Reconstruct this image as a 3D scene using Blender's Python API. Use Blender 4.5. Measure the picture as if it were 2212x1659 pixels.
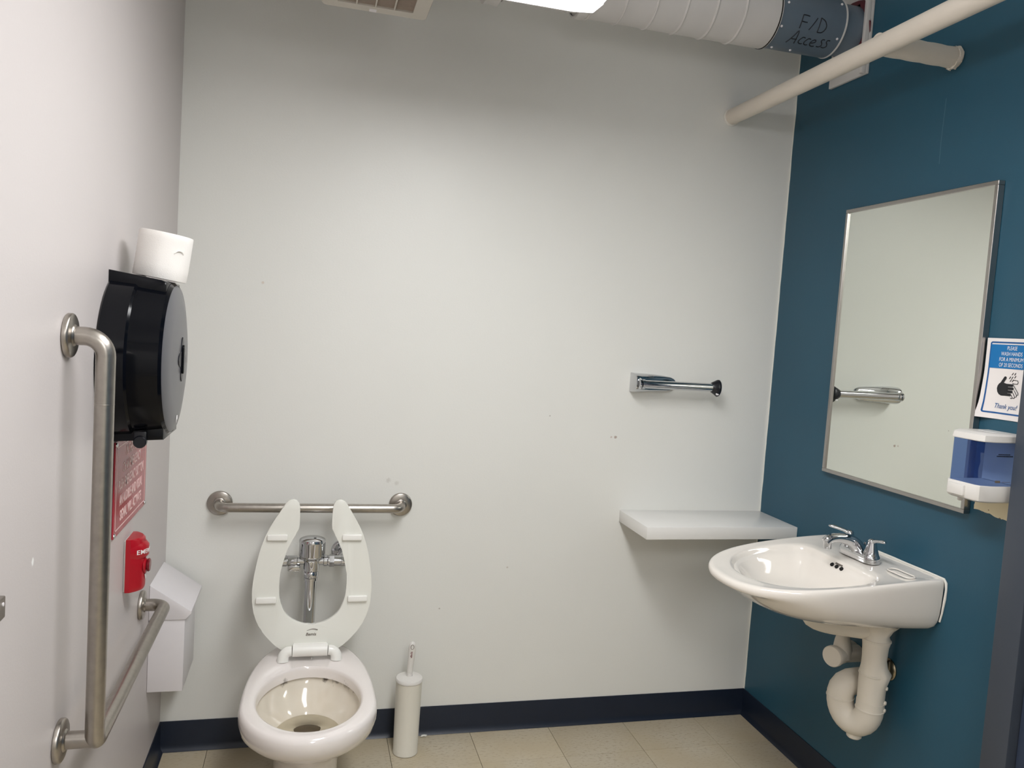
import bpy, bmesh, math, random
from mathutils import Vector, Matrix

random.seed(7)
for o in list(bpy.data.objects):
    bpy.data.objects.remove(o, do_unlink=True)
scene = bpy.context.scene
COL = scene.collection
V = Vector

# ------------------------------------------------------------------ camera
W = 2.2072          # x of the teal wall; the back wall is y = 0, the left wall x = 0
CEIL = 2.95
FRONT = -4.45
cam_d = bpy.data.cameras.new('camera')
cam = bpy.data.objects.new('camera', cam_d)
COL.objects.link(cam)
cam_d.sensor_fit = 'HORIZONTAL'
cam_d.sensor_width = 36.0
cam_d.lens = 1689.98 * 36.0 / 2212.0
cam_d.clip_start = 0.02
yaw, pitch, roll = 0.2548, -0.0697, 0.066
dv = V((math.sin(yaw) * math.cos(pitch), math.cos(yaw) * math.cos(pitch), math.sin(pitch)))
r0 = V((math.cos(yaw), -math.sin(yaw), 0))
u0 = r0.cross(dv)
Rv = math.cos(roll) * r0 + math.sin(roll) * u0
Uv = -math.sin(roll) * r0 + math.cos(roll) * u0
cm = Matrix((Rv, Uv, -dv)).transposed().to_4x4()
cm.translation = V((0.4321, -2.7453, 1.4993))
cam.matrix_world = cm
scene.camera = cam

# ------------------------------------------------------------------ world, light, exposure
wld = bpy.data.worlds.new('world')
scene.world = wld
wld.use_nodes = True
wld.node_tree.nodes['Background'].inputs[0].default_value = (0.8, 0.85, 1, 1)
wld.node_tree.nodes['Background'].inputs[1].default_value = 0.0
scene.view_settings.view_transform = 'Standard'
scene.view_settings.look = 'None'
scene.view_settings.gamma = 1.0
scene.view_settings.use_curve_mapping = False
scene.view_settings.exposure = 0.06
LAMP = 25.5         # strength of the ceiling lamp's lens


# ------------------------------------------------------------------ helpers
def lin(c):
    def f(v):
        v /= 255.0
        return v / 12.92 if v <= 0.04045 else ((v + 0.055) / 1.055) ** 2.4
    return (f(c[0]), f(c[1]), f(c[2]), 1.0)


class NT:
    def __init__(s, name):
        s.m = bpy.data.materials.new(name)
        s.m.use_nodes = True
        s.t = s.m.node_tree
        s.b = s.t.nodes['Principled BSDF']

    def n(s, typ, **kw):
        nd = s.t.nodes.new(typ)
        for k, v in kw.items():
            if k.startswith('i_'):
                nd.inputs[k[2:].replace('_', ' ')].default_value = v
            else:
                setattr(nd, k, v)
        return nd

    def l(s, a, b):
        s.t.links.new(a, b)

    def pos(s):
        return s.n('ShaderNodeNewGeometry').outputs['Position']

    def mixc(s, fac, a, b):
        m = s.n('ShaderNodeMix', data_type='RGBA')
        for sock, v in ((m.inputs[0], fac), (m.inputs[6], a), (m.inputs[7], b)):
            if hasattr(v, 'is_linked'):
                s.l(v, sock)
            else:
                sock.default_value = v
        return m.outputs[2]

    def math(s, op, a, b=0.0, clamp=False):
        m = s.n('ShaderNodeMath', operation=op, use_clamp=clamp)
        for sock, v in ((m.inputs[0], a), (m.inputs[1], b)):
            if hasattr(v, 'is_linked'):
                s.l(v, sock)
            else:
                sock.default_value = v
        return m.outputs[0]

    def noise(s, scale, detail=3, rough=0.5, vec=None):
        nd = s.n('ShaderNodeTexNoise')
        nd.inputs['Scale'].default_value = scale
        nd.inputs['Detail'].default_value = detail
        nd.inputs['Roughness'].default_value = rough
        s.l(vec if vec is not None else s.pos(), nd.inputs['Vector'])
        return nd.outputs['Fac']

    def ramp(s, fac, lo, hi):
        r = s.n('ShaderNodeMapRange')
        r.inputs[1].default_value = lo
        r.inputs[2].default_value = hi
        s.l(fac, r.inputs[0])
        return r.outputs[0]

    def bump(s, h, strength=0.1, dist=0.001):
        b = s.n('ShaderNodeBump')
        b.inputs['Strength'].default_value = strength
        b.inputs['Distance'].default_value = dist
        s.l(h, b.inputs['Height'])
        s.l(b.outputs[0], s.b.inputs['Normal'])


def simple(name, rgb, rough=0.5, metal=0.0, coat=0.0, var=0.03, nscale=30, bump=0.0, spec=0.5):
    t = NT(name)
    c = lin(rgb)
    dark = tuple(v * (1 - var * 2) for v in c[:3]) + (1,)
    t.l(t.mixc(t.noise(nscale), dark, c), t.b.inputs['Base Color'])
    t.b.inputs['Roughness'].default_value = rough
    t.b.inputs['Metallic'].default_value = metal
    t.b.inputs['Coat Weight'].default_value = coat
    t.b.inputs['Coat Roughness'].default_value = 0.05
    t.b.inputs['Specular IOR Level'].default_value = spec
    if bump:
        t.bump(t.noise(nscale * 8, 2), bump, 0.001)
    return t.m


def wall_paint(name, rgb, spots=(), rough=0.42):
    t = NT(name)
    c = lin(rgb)
    d = tuple(v * 0.965 for v in c[:3]) + (1,)
    col = t.mixc(t.noise(2.5, 4), d, c)
    P = t.pos()
    for (x, y, z, r, rc, a) in spots:
        nd = t.n('ShaderNodeVectorMath', operation='DISTANCE')
        t.l(P, nd.inputs[0])
        nd.inputs[1].default_value = (x, y, z)
        dist = t.math('ADD', nd.outputs['Value'], t.math('MULTIPLY', t.math('SUBTRACT', t.noise(90, 2), 0.5), r * 1.2))
        m = t.n('ShaderNodeMapRange')
        m.inputs[1].default_value = r
        m.inputs[2].default_value = r * 0.5
        m.inputs[3].default_value = 0
        m.inputs[4].default_value = a
        t.l(dist, m.inputs[0])
        col = t.mixc(m.outputs[0], col, lin(rc))
    t.l(col, t.b.inputs['Base Color'])
    t.b.inputs['Roughness'].default_value = rough
    t.bump(t.noise(170, 3, 0.6), 0.18, 0.0012)
    return t.m


M = {}
M['wall_white'] = wall_paint('painted_wall_warm_white', (232, 232, 227), [
    (1.565, 0, 1.118, .007, (150, 118, 100), .7), (1.548, 0, 1.118, .005, (170, 140, 120), .45),
    (0.27, 0, 1.60, .006, (205, 185, 165), .5), (0.72, 0, 0.94, .010, (190, 186, 178), .4), (0.75, 0, 0.93, .010, (190, 186, 178), .35),
    (1.175, 0, 0.62, .005, (175, 160, 142), .5), (0.93, 0, 0.47, .004, (130, 115, 100), .5), (1.3, 0, 1.19, .003, (140, 130, 120), .6)])
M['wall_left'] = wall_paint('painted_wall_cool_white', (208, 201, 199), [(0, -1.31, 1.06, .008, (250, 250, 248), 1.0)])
M['wall_front'] = wall_paint('painted_wall_front', (228, 226, 220))
M['ceiling'] = wall_paint('painted_ceiling', (240, 239, 236))


def teal():
    t = NT('painted_wall_teal')
    P = t.pos()
    sep = t.n('ShaderNodeSeparateXYZ')
    t.l(P, sep.inputs[0])
    c = t.mixc(t.noise(3.0, 4), lin((32, 76, 96)), lin((35, 83, 104)))
    # faint pale drips / scratch under the cut pipe end
    sy = t.math('ABSOLUTE', t.math('SUBTRACT', sep.outputs[1], t.math('ADD', -0.772, t.math('MULTIPLY', t.noise(6, 1), 0.01))))
    sc = t.math('LESS_THAN', sy, 0.0011)
    zz = t.math('MULTIPLY', t.math('GREATER_THAN', sep.outputs[2], 2.07), t.math('LESS_THAN', sep.outputs[2], 2.26))
    c = t.mixc(t.math('MULTIPLY', t.math('MULTIPLY', sc, zz), 0.35), c, lin((110, 140, 155)))
    # ragged white edge where the teal paint stops short of the corner
    e = t.math('ADD', sep.outputs[1], t.math('MULTIPLY', t.math('SUBTRACT', t.noise(9, 4), 0.5), 0.010))
    c = t.mixc(t.math('GREATER_THAN', e, -0.006), c, lin((226, 226, 218)))
    # bare cream patch left unpainted behind the soap dispenser
    n1 = t.math('MULTIPLY', t.math('SUBTRACT', t.noise(30, 4), 0.5), 0.016)
    zlow = t.math('ADD', t.math('ADD', n1, 1.088), t.math('MULTIPLY', t.math('ADD', sep.outputs[1], 1.1), 0.10))
    a = t.math('GREATER_THAN', sep.outputs[2], zlow)
    b = t.math('LESS_THAN', sep.outputs[2], 1.25)
    cc = t.math('LESS_THAN', t.math('ADD', sep.outputs[1], n1), -1.022)
    d = t.math('GREATER_THAN', sep.outputs[1], -1.20)
    msk = t.math('MULTIPLY', t.math('MULTIPLY', a, b), t.math('MULTIPLY', cc, d))
    cream = t.mixc(t.math('GREATER_THAN', t.noise(26, 1), 0.70), lin((226, 214, 180)), lin((150, 120, 88)))
    c = t.mixc(msk, c, cream)
    t.l(c, t.b.inputs['Base Color'])
    t.b.inputs['Roughness'].default_value = 0.45
    t.bump(t.noise(170, 3, 0.6), 0.18, 0.0012)
    return t.m


M['teal'] = teal()


def vct():
    t = NT('vinyl_floor_tile')
    oi = t.n('ShaderNodeObjectInfo')
    P = t.pos()
    add = t.n('ShaderNodeVectorMath', operation='MULTIPLY_ADD')
    t.l(P, add.inputs[0])
    add.inputs[1].default_value = (1, 2.6, 1)
    t.l(oi.outputs['Location'], add.inputs[2])
    n1 = t.noise(62, 4, 0.6, add.outputs[0])
    n2 = t.noise(5, 3, 0.5)
    c = t.mixc(t.ramp(n1, .53, .68), lin((196, 186, 165)), lin((160, 145, 120)))
    c = t.mixc(t.ramp(n2, .35, .75), c, lin((188, 174, 146)))
    v = t.n('ShaderNodeHueSaturation')
    t.l(t.math('ADD', t.math('MULTIPLY', oi.outputs['Random'], 0.12), 0.92), v.inputs['Value'])
    t.l(c, v.inputs['Color'])
    t.l(v.outputs[0], t.b.inputs['Base Color'])
    t.b.inputs['Roughness'].default_value = 0.42
    return t.m


M['tile'] = vct()
M['subfloor'] = simple('dark_tile_joint', (62, 54, 44), 0.8)
M['base_navy'] = simple('navy_vinyl_base', (20, 31, 49), 0.38, var=.1, nscale=12)
M['door_grey'] = simple('slate_steel_paint', (64, 71, 82), 0.45)
M['door_blue'] = simple('slate_blue_door_paint', (62, 73, 94), 0.45)
M['porcelain'] = simple('white_porcelain', (238, 232, 224), 0.08, coat=.6, var=.01)


def bowl_mat(name, c1, c2):
    t = NT(name)
    P = t.pos()
    sep = t.n('ShaderNodeSeparateXYZ')
    t.l(P, sep.inputs[0])
    inner = t.noise(14, 3)
    base = t.mixc(inner, lin(c1), lin(c2))
    col = base
    for (x, y, z, r) in [(.53, -.285, .362, .016), (.565, -.30, .362, .02), (.6, -.345, .362, .02), (.617, -.385, .365, .014),
                         (.40, -.305, .365, .016), (.588, -.32, .355, .015)]:
        nd = t.n('ShaderNodeVectorMath', operation='DISTANCE')
        t.l(P, nd.inputs[0])
        nd.inputs[1].default_value = (x, y, z)
        dd = t.math('ADD', nd.outputs['Value'], t.math('MULTIPLY', t.math('SUBTRACT', t.noise(70, 3), 0.5), 0.03))
        m = t.n('ShaderNodeMapRange')
        m.inputs[1].default_value = r
        m.inputs[2].default_value = r * .35
        t.l(dd, m.inputs[0])
        col = t.mixc(t.math('MULTIPLY', m.outputs[0], .85), col, lin((62, 46, 32)))
    t.l(col, t.b.inputs['Base Color'])
    t.b.inputs['Roughness'].default_value = 0.09
    t.b.inputs['Coat Weight'].default_value = 0.5
    t.b.inputs['Coat Roughness'].default_value = 0.04
    return t.m


M['bowl'] = bowl_mat('toilet_porcelain', (234, 227, 223), (239, 233, 229))
M['bowl_inner'] = bowl_mat('cream_glaze', (216, 206, 188), (230, 223, 210))
M['seat'] = simple('white_seat_plastic', (236, 236, 228), 0.22, var=.01)
M['bumper'] = simple('white_bumper_plastic', (243, 242, 236), 0.25, var=.01)
M['drain_shade'] = simple('painted_drain_shade', (84, 72, 56), 0.4)  # flat brown standing in for the darkness inside the toilet's drain hole
M['chrome'] = simple('polished_chrome', (205, 206, 208), 0.06, 1.0, var=.01)
M['chrome_dark'] = simple('dark_chrome', (120, 122, 126), 0.12, 1.0, var=.02)
M['brass_ring'] = simple('tarnished_escutcheon', (168, 156, 132), 0.25, 1.0, var=.08)


def brushed():
    t = NT('brushed_stainless_steel')
    c = t.mixc(t.noise(60, 3), lin((160, 154, 147)), lin((186, 180, 172)))
    t.l(c, t.b.inputs['Base Color'])
    t.b.inputs['Metallic'].default_value = 1.0
    t.l(t.math('ADD', t.math('MULTIPLY', t.noise(200, 2), 0.12), 0.26), t.b.inputs['Roughness'])
    return t.m


M['steel'] = brushed()
M['alu'] = simple('aluminium_frame', (178, 174, 170), 0.3, 1.0, var=.04)
M['black'] = simple('gloss_black_plastic', (7, 9, 15), 0.12, var=.02, spec=.22)
M['smoke'] = simple('smoked_grey_plastic_cover', (92, 92, 96), 0.3, var=.02)
M['black_matte'] = simple('black_rubber', (18, 20, 28), 0.32, var=.02)
M['paper'] = simple('white_tissue_paper', (240, 236, 231), 0.9, var=.02, nscale=60, bump=.35)
M['card'] = simple('brown_cardboard', (150, 120, 85), 0.9)
M['white_metal'] = simple('white_enamel_metal', (232, 228, 230), 0.3, var=.015)
M['shelf'] = simple('white_laminate', (232, 231, 228), 0.28, var=.01)
M['white_plastic'] = simple('white_plastic', (226, 223, 218), 0.35, var=.015)
M['white_plastic_b'] = simple('ivory_plastic_holder', (228, 224, 212), 0.3, var=.015)
M['duct'] = simple('white_painted_duct', (210, 207, 204), 0.45, var=.05, nscale=9)
M['duct_panel'] = simple('bare_galvanised_access_panel', (116, 130, 144), 0.42, .3, var=.08, nscale=14)
M['pipe'] = simple('cream_painted_pipe', (226, 217, 204), 0.5, var=.04, nscale=16, bump=.12)
M['ink'] = simple('black_marker_ink', (22, 26, 34), 0.6)
M['firestop'] = simple('red_firestop_sealant', (88, 24, 36), 0.6, var=.1)
M['gap_dark'] = simple('dark_gap', (14, 14, 14), 0.8)
M['wrap'] = simple('white_vinyl_pipe_cover', (222, 215, 202), 0.55, var=.03, nscale=18)
M['red'] = simple('red_abs_plastic', (178, 18, 36), 0.28, var=.03)
M['red_dark'] = simple('dark_red_button', (120, 22, 34), 0.25, var=.03)
M['red_sign'] = simple('glossy_red_acrylic', (172, 54, 66), 0.12, var=.02, spec=.26)
M['sign_letter'] = simple('faded_pink_lettering', (248, 214, 212), 0.4)
M['letter_white'] = simple('white_lettering', (245, 242, 240), 0.5)
M['sign_paper'] = simple('laminated_paper', (238, 232, 229), 0.35, var=.01)
M['sign_blue'] = simple('printed_blue', (0, 112, 178), 0.35, var=.01)
M['sign_navy'] = simple('printed_dark_blue', (24, 88, 150), 0.35, var=.01)
M['print_black'] = simple('printed_black', (24, 25, 30), 0.4)
M['print_grey'] = simple('faint_grey_print', (120, 112, 104), 0.4)
M['grille'] = simple('dusty_grille_louvre', (176, 162, 150), 0.8, var=.12, nscale=60)
M['grille_frame'] = simple('off_white_grille_plastic', (204, 198, 188), 0.5, var=.02)
M['caulk'] = simple('white_caulk', (232, 230, 222), 0.6)
M['red_print'] = simple('dark_red_print', (120, 50, 56), 0.5)


def mirror_mat():
    t = NT('mirror_glass')
    c = t.mixc(t.noise(3), lin((236, 240, 232)), lin((238, 241, 234)))
    t.l(c, t.b.inputs['Base Color'])
    t.b.inputs['Metallic'].default_value = 1.0
    t.b.inputs['Roughness'].default_value = 0.0
    return t.m


M['mirror'] = mirror_mat()


def glassy(name, rgb, rough=0.05, ior=1.3):
    t = NT(name)
    c = lin(rgb)
    t.l(t.mixc(t.noise(10), c, c), t.b.inputs['Base Color'])
    t.b.inputs['Transmission Weight'].default_value = 1.0
    t.b.inputs['Roughness'].default_value = rough
    t.b.inputs['IOR'].default_value = ior
    return t.m




def water_mat():
    t = NT('still_water')
    t.l(t.mixc(t.noise(10), lin((250, 248, 240)), lin((252, 250, 244))), t.b.inputs['Base Color'])
    t.b.inputs['Metallic'].default_value = 1.0
    t.b.inputs['Roughness'].default_value = 0.02
    tr = t.n('ShaderNodeBsdfTransparent')
    tr.inputs[0].default_value = (.93, .92, .87, 1)
    fr = t.n('ShaderNodeFresnel')
    fr.inputs[0].default_value = 1.33
    mx = t.n('ShaderNodeMixShader')
    t.l(fr.outputs[0], mx.inputs[0])
    t.l(tr.outputs[0], mx.inputs[1])
    t.l(t.b.outputs[0], mx.inputs[2])
    t.l(mx.outputs[0], t.t.nodes['Material Output'].inputs['Surface'])
    return t.m


M['water'] = water_mat()


def tank_mat():
    t = NT('translucent_blue_reservoir')
    t.l(t.mixc(t.noise(10), lin((40, 66, 140)), lin((46, 74, 150))), t.b.inputs['Base Color'])
    t.b.inputs['Roughness'].default_value = 0.08
    tr = t.n('ShaderNodeBsdfTransparent')
    tr.inputs[0].default_value = (.52, .64, .86, 1)
    mx = t.n('ShaderNodeMixShader')
    mx.inputs[0].default_value = 0.24
    t.l(tr.outputs[0], mx.inputs[1])
    t.l(t.b.outputs[0], mx.inputs[2])
    t.l(mx.outputs[0], t.t.nodes['Material Output'].inputs['Surface'])
    return t.m


M['blue_tank'] = tank_mat()


def lens_mat():
    t = NT('prismatic_lamp_lens')
    sep = t.n('ShaderNodeSeparateXYZ')
    t.l(t.pos(), sep.inputs[0])
    d1 = t.math('ABSOLUTE', t.math('SUBTRACT', sep.outputs[0], 0.8925))
    prof = t.n('ShaderNodeMapRange')
    prof.interpolation_type = 'SMOOTHSTEP'
    prof.inputs[1].default_value = 0.18
    prof.inputs[2].default_value = 0.05
    prof.inputs[3].default_value = 0.40
    prof.inputs[4].default_value = 1.0
    t.l(d1, prof.inputs[0])
    wv = t.n('ShaderNodeTexWave')
    wv.inputs['Scale'].default_value = 60
    wv.bands_direction = 'DIAGONAL'
    t.l(t.pos(), wv.inputs['Vector'])
    w = t.math('ADD', t.math('MULTIPLY', wv.outputs['Fac'], 0.25), 0.75)
    t.b.inputs['Base Color'].default_value = (.85, .85, .85, 1)
    t.b.inputs['Roughness'].default_value = .25
    t.b.inputs['Emission Color'].default_value = (0.985, 0.985, 0.99, 1)
    t.l(t.math('MULTIPLY', t.math('MULTIPLY', prof.outputs[0], w), LAMP), t.b.inputs['Emission Strength'])
    return t.m


M['lens'] = lens_mat()


# ------------------------------------------------------------------ mesh helpers
def finish(name, bm, mat, parent=None, smooth=35, sub=0, recalc=True):
    if recalc:
        bmesh.ops.recalc_face_normals(bm, faces=bm.faces)
    me = bpy.data.meshes.new(name)
    bm.to_mesh(me)
    bm.free()
    mats = mat if isinstance(mat, (list, tuple)) else [mat]
    for m in mats:
        me.materials.append(M[m])
    if smooth:
        for p in me.polygons:
            p.use_smooth = True
        me.set_sharp_from_angle(angle=math.radians(smooth))
    o = bpy.data.objects.new(name, me)
    COL.objects.link(o)
    if sub:
        md = o.modifiers.new('sub', 'SUBSURF')
        md.levels = sub
        md.render_levels = sub
    if parent is not None:
        o.parent = parent
        o.matrix_parent_inverse = parent.matrix_basis.inverted()
    return o


def tag(o, label=None, cat=None, group=None, kind=None):
    if label:
        o['label'] = label
    if cat:
        o['category'] = cat
    if group:
        o['group'] = group
    if kind:
        o['kind'] = kind
    return o


def thing(name, loc, label, cat, group=None):
    e = bpy.data.objects.new(name, None)
    e.empty_display_size = 0.05
    e.location = loc
    COL.objects.link(e)
    return tag(e, label, cat, group)


def box(bm, lo, hi, bev=0.0, seg=2, mat=0):
    c = [(a + b) / 2 for a, b in zip(lo, hi)]
    s = [abs(b - a) for a, b in zip(lo, hi)]
    r = bmesh.ops.create_cube(bm, size=1, matrix=Matrix.Translation(c) @ Matrix.Diagonal((s[0], s[1], s[2], 1)))
    vs = r['verts']
    fs = {f for v in vs for f in v.link_faces}
    for f in fs:
        f.material_index = mat
    if bev:
        es = {e for v in vs for e in v.link_edges}
        bmesh.ops.bevel(bm, geom=list(es), offset=bev, segments=seg, affect='EDGES', profile=0.5)


def boxo(name, lo, hi, mat, parent=None, bev=0.0, seg=2):
    bm = bmesh.new()
    box(bm, lo, hi, bev, seg)
    return finish(name, bm, mat, parent)


def frame_of(d):
    d = d.normalized()
    a = V((0, 0, 1)) if abs(d.z) < 0.9 else V((1, 0, 0))
    x = a.cross(d).normalized()
    return x, d.cross(x).normalized()


def lathe(bm, prof, origin, axis, seg=32, cap0=True, cap1=True, mat=0):
    """prof: list of (r, h) along axis from origin"""
    origin = V(origin)
    axis = V(axis).normalized()
    x, y = frame_of(axis)
    rings = []
    for r, h in prof:
        if r < 1e-6:
            rings.append([bm.verts.new(origin + axis * h)])
        else:
            rings.append([bm.verts.new(origin + axis * h + (x * math.cos(2 * math.pi * k / seg) + y * math.sin(2 * math.pi * k / seg)) * r) for k in range(seg)])
    for a, b in zip(rings, rings[1:]):
        for k in range(seg):
            k2 = (k + 1) % seg
            if len(a) == 1 and len(b) == 1:
                continue
            if len(a) == 1:
                f = bm.faces.new((a[0], b[k], b[k2]))
            elif len(b) == 1:
                f = bm.faces.new((a[k], a[k2], b[0]))
            else:
                f = bm.faces.new((a[k], a[k2], b[k2], b[k]))
            f.material_index = mat
    if cap0 and len(rings[0]) > 1:
        bm.faces.new(rings[0][::-1]).material_index = mat
    if cap1 and len(rings[-1]) > 1:
        bm.faces.new(rings[-1]).material_index = mat


def tube(bm, pts, rad, seg=20, caps=True, mat=0, flat=1.0):
    """pts list of Vector, rad float or list; parallel-transport frame"""
    pts = [V(p) for p in pts]
    n = len(pts)
    rads = rad if isinstance(rad, (list, tuple)) else [rad] * n
    tang = []
    for i in range(n):
        t = pts[min(i + 1, n - 1)] - pts[max(i - 1, 0)]
        tang.append(t.normalized())
    x, y = frame_of(tang[0])
    rings = []
    for i in range(n):
        if i:
            x = (x - tang[i] * x.dot(tang[i])).normalized()
            y = tang[i].cross(x)
        rings.append([bm.verts.new(pts[i] + (x * math.cos(2 * math.pi * k / seg) + y * math.sin(2 * math.pi * k / seg) * flat) * rads[i]) for k in range(seg)])
    for a, b in zip(rings, rings[1:]):
        for k in range(seg):
            k2 = (k + 1) % seg
            bm.faces.new((a[k], a[k2], b[k2], b[k])).material_index = mat
    if caps:
        bm.faces.new(rings[0][::-1]).material_index = mat
        bm.faces.new(rings[-1]).material_index = mat


def bend(pts, rr, seg=8):
    """polyline with rounded corners"""
    pts = [V(p) for p in pts]
    out = [pts[0]]
    for i in range(1, len(pts) - 1):
        a, b, c = pts[i - 1], pts[i], pts[i + 1]
        r = rr[i - 1] if isinstance(rr, (list, tuple)) else rr
        d1 = (a - b).normalized()
        d2 = (c - b).normalized()
        ang = d1.angle(d2)
        t = r / math.tan(ang / 2)
        p1, p2 = b + d1 * t, b + d2 * t
        cen = b + (d1 + d2).normalized() * (r / math.sin(ang / 2))
        v1, v2 = p1 - cen, p2 - cen
        tot = v1.angle(v2)
        ax = v1.cross(v2).normalized()
        for k in range(seg + 1):
            out.append(cen + Matrix.Rotation(tot * k / seg, 3, ax) @ v1)
    out.append(pts[-1])
    return out


def loft(bm, rings, cap0=False, cap1=False, mats=None):
    rv = [[bm.verts.new(p) for p in r] for r in rings]
    n = len(rv[0])
    for i, (a, b) in enumerate(zip(rv, rv[1:])):
        for k in range(n):
            k2 = (k + 1) % n
            f = bm.faces.new((a[k], a[k2], b[k2], b[k]))
            if mats:
                f.material_index = mats[i]
    if cap0:
        f = bm.faces.new(rv[0][::-1])
        if mats:
            f.material_index = mats[0]
    if cap1:
        f = bm.faces.new(rv[-1])
        if mats:
            f.material_index = mats[-1]
    return rv


def prism(bm, outline, depth, mtx, bev=0.0, seg=2):
    """outline 2D closed polygon in local xy, extruded 0..depth along local z"""
    vs = [bm.verts.new(mtx @ V((x, y, 0))) for x, y in outline]
    f = bm.faces.new(vs)
    ret = bmesh.ops.extrude_face_region(bm, geom=[f])
    nv = [e for e in ret['geom'] if isinstance(e, bmesh.types.BMVert)]
    dirv = (mtx.to_3x3() @ V((0, 0, 1))) * depth
    for v in nv:
        v.co += dirv
    if bev:
        nf = [e for e in ret['geom'] if isinstance(e, bmesh.types.BMFace)]
        es = set()
        for ff in nf + [f]:
            if ff.is_valid:
                es |= set(ff.edges)
        bmesh.ops.bevel(bm, geom=list(es), offset=bev, segments=seg, affect='EDGES', profile=0.5)


def axes(origin, x, y, z):
    m = Matrix((V(x), V(y), V(z))).transposed().to_4x4()
    m.translation = V(origin)
    return m


def text_bm(txt, size, mtx, extr=0.0003, bold=0.0, sx=1.0, shear=0.0, space=1.0, align='CENTER', warp=None):
    cu = bpy.data.curves.new('txt', 'FONT')
    cu.body = txt
    cu.size = size
    cu.extrude = extr
    cu.offset = bold
    cu.shear = shear
    cu.space_character = space
    cu.align_x = align
    cu.resolution_u = 3
    o = bpy.data.objects.new('txt', cu)
    COL.objects.link(o)
    bpy.context.view_layer.update()
    dg = bpy.context.evaluated_depsgraph_get()
    me = bpy.data.meshes.new_from_object(o.evaluated_get(dg))
    bpy.data.objects.remove(o, do_unlink=True)
    bpy.data.curves.remove(cu)
    bm = bmesh.new()
    bm.from_mesh(me)
    bpy.data.meshes.remove(me)
    for v in bm.verts:
        p = V((v.co.x * sx, v.co.y, v.co.z))
        v.co = warp(p) if warp else mtx @ p
    return bm


def text_part(name, txt, size, mtx, mat, parent, **kw):
    return finish(name, text_bm(txt, size, mtx, **kw), mat, parent, smooth=0)


def rrect(x0, x1, y0, y1, r, seg=5):
    out = []
    for cx, cy, a0 in ((x1 - r, y1 - r, 0), (x0 + r, y1 - r, 90), (x0 + r, y0 + r, 180), (x1 - r, y0 + r, 270)):
        for k in range(seg + 1):
            a = math.radians(a0 + 90 * k / seg)
            out.append((cx + r * math.cos(a), cy + r * math.sin(a)))
    return out


def resample(pts, n):
    """Catmull-Rom resample of an open polyline of tuples"""
    P = [V(p) for p in pts]
    ds = [0]
    for a, b in zip(P, P[1:]):
        ds.append(ds[-1] + (b - a).length)
    out = []
    for k in range(n):
        s = ds[-1] * k / (n - 1)
        i = 0
        while i < len(P) - 2 and ds[i + 1] < s:
            i += 1
        t = (s - ds[i]) / max(1e-9, ds[i + 1] - ds[i])
        p0, p1, p2, p3 = P[max(i - 1, 0)], P[i], P[i + 1], P[min(i + 2, len(P) - 1)]
        out.append(0.5 * ((2 * p1) + (p2 - p0) * t + (2 * p0 - 5 * p1 + 4 * p2 - p3) * t * t + (3 * p1 - p0 - 3 * p2 + p3) * t ** 3))
    return out


# ------------------------------------------------------------------ room shell
T = 0.1
tag(boxo('wall_back', (-T, 0, -.06), (W + T, T, CEIL + T), 'wall_white'), 'white painted back wall behind the toilet', kind='structure')
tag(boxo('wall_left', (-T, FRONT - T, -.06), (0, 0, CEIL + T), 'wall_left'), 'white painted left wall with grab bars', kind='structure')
tag(boxo('wall_right', (W, FRONT - T, -.06), (W + T, 0, CEIL + T), 'teal'), 'teal painted right wall behind the sink', kind='structure')
tag(boxo('wall_front', (0, FRONT - T, -.06), (W, FRONT, CEIL + T), 'wall_front'), 'white painted wall opposite the toilet', kind='structure')
tag(boxo('ceiling', (0, FRONT, CEIL), (W, 0, CEIL + T), 'ceiling'), 'painted ceiling above the exposed duct', kind='structure')
floor = tag(boxo('floor', (0, FRONT, -.06), (W, 0, -.004), 'subfloor'), 'beige streaked vinyl tile floor', kind='structure')
TS, G = 0.3048, 0.0007
tile_mesh = {}
xs = [0.155 + TS * k for k in range(-1, 9)]
ys = [-0.2178 + TS * k for k in range(1, -16, -1)]
for i in range(len(xs) - 1):
    for j in range(len(ys) - 1):
        x0, x1 = max(xs[i], 0), min(xs[i + 1], W)
        y1, y0 = min(ys[j], 0), max(ys[j + 1], FRONT)
        if x1 - x0 < .01 or y1 - y0 < .01:
            continue
        w, h = round((x1 - x0) / 2 - G, 5), round((y1 - y0) / 2 - G, 5)
        if (w, h) not in tile_mesh:
            bm = bmesh.new()
            box(bm, (-w, -h, -.0038), (w, h, 0), .0007, 1)
            o = finish('tile', bm, 'tile', None, smooth=0)
            tile_mesh[(w, h)] = o.data
        else:
            o = bpy.data.objects.new('tile', tile_mesh[(w, h)])
            COL.objects.link(o)
        o.location = ((x0 + x1) / 2, (y0 + y1) / 2, 0)
        o.parent = floor

# cove base: profile (distance from wall, height)
BP = [(0, .1036), (.003, .1036), (.0038, .101), (.0038, .022), (.006, .012), (.012, .004), (.015, .001), (0, .001)]


def baseboard(name, pts, label):
    bm = bmesh.new()
    loft(bm, [[V(p(d, z)) for d, z in BP] for p in pts], True, True)
    tag(finish(name, bm, 'base_navy', None, smooth=40), label, kind='structure')


baseboard('baseboard_back', [lambda d, z: (d, -d, z), lambda d, z: (W - d, -d, z)], 'navy vinyl cove base along the white back wall')
baseboard('baseboard_left', [lambda d, z: (d, -d, z), lambda d, z: (d, FRONT, z)], 'navy vinyl cove base along the left wall')
baseboard('baseboard_right', [lambda d, z: (W - d, -d, z), lambda d, z: (W - d, -1.173, z)], 'navy vinyl cove base under the teal wall')
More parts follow.
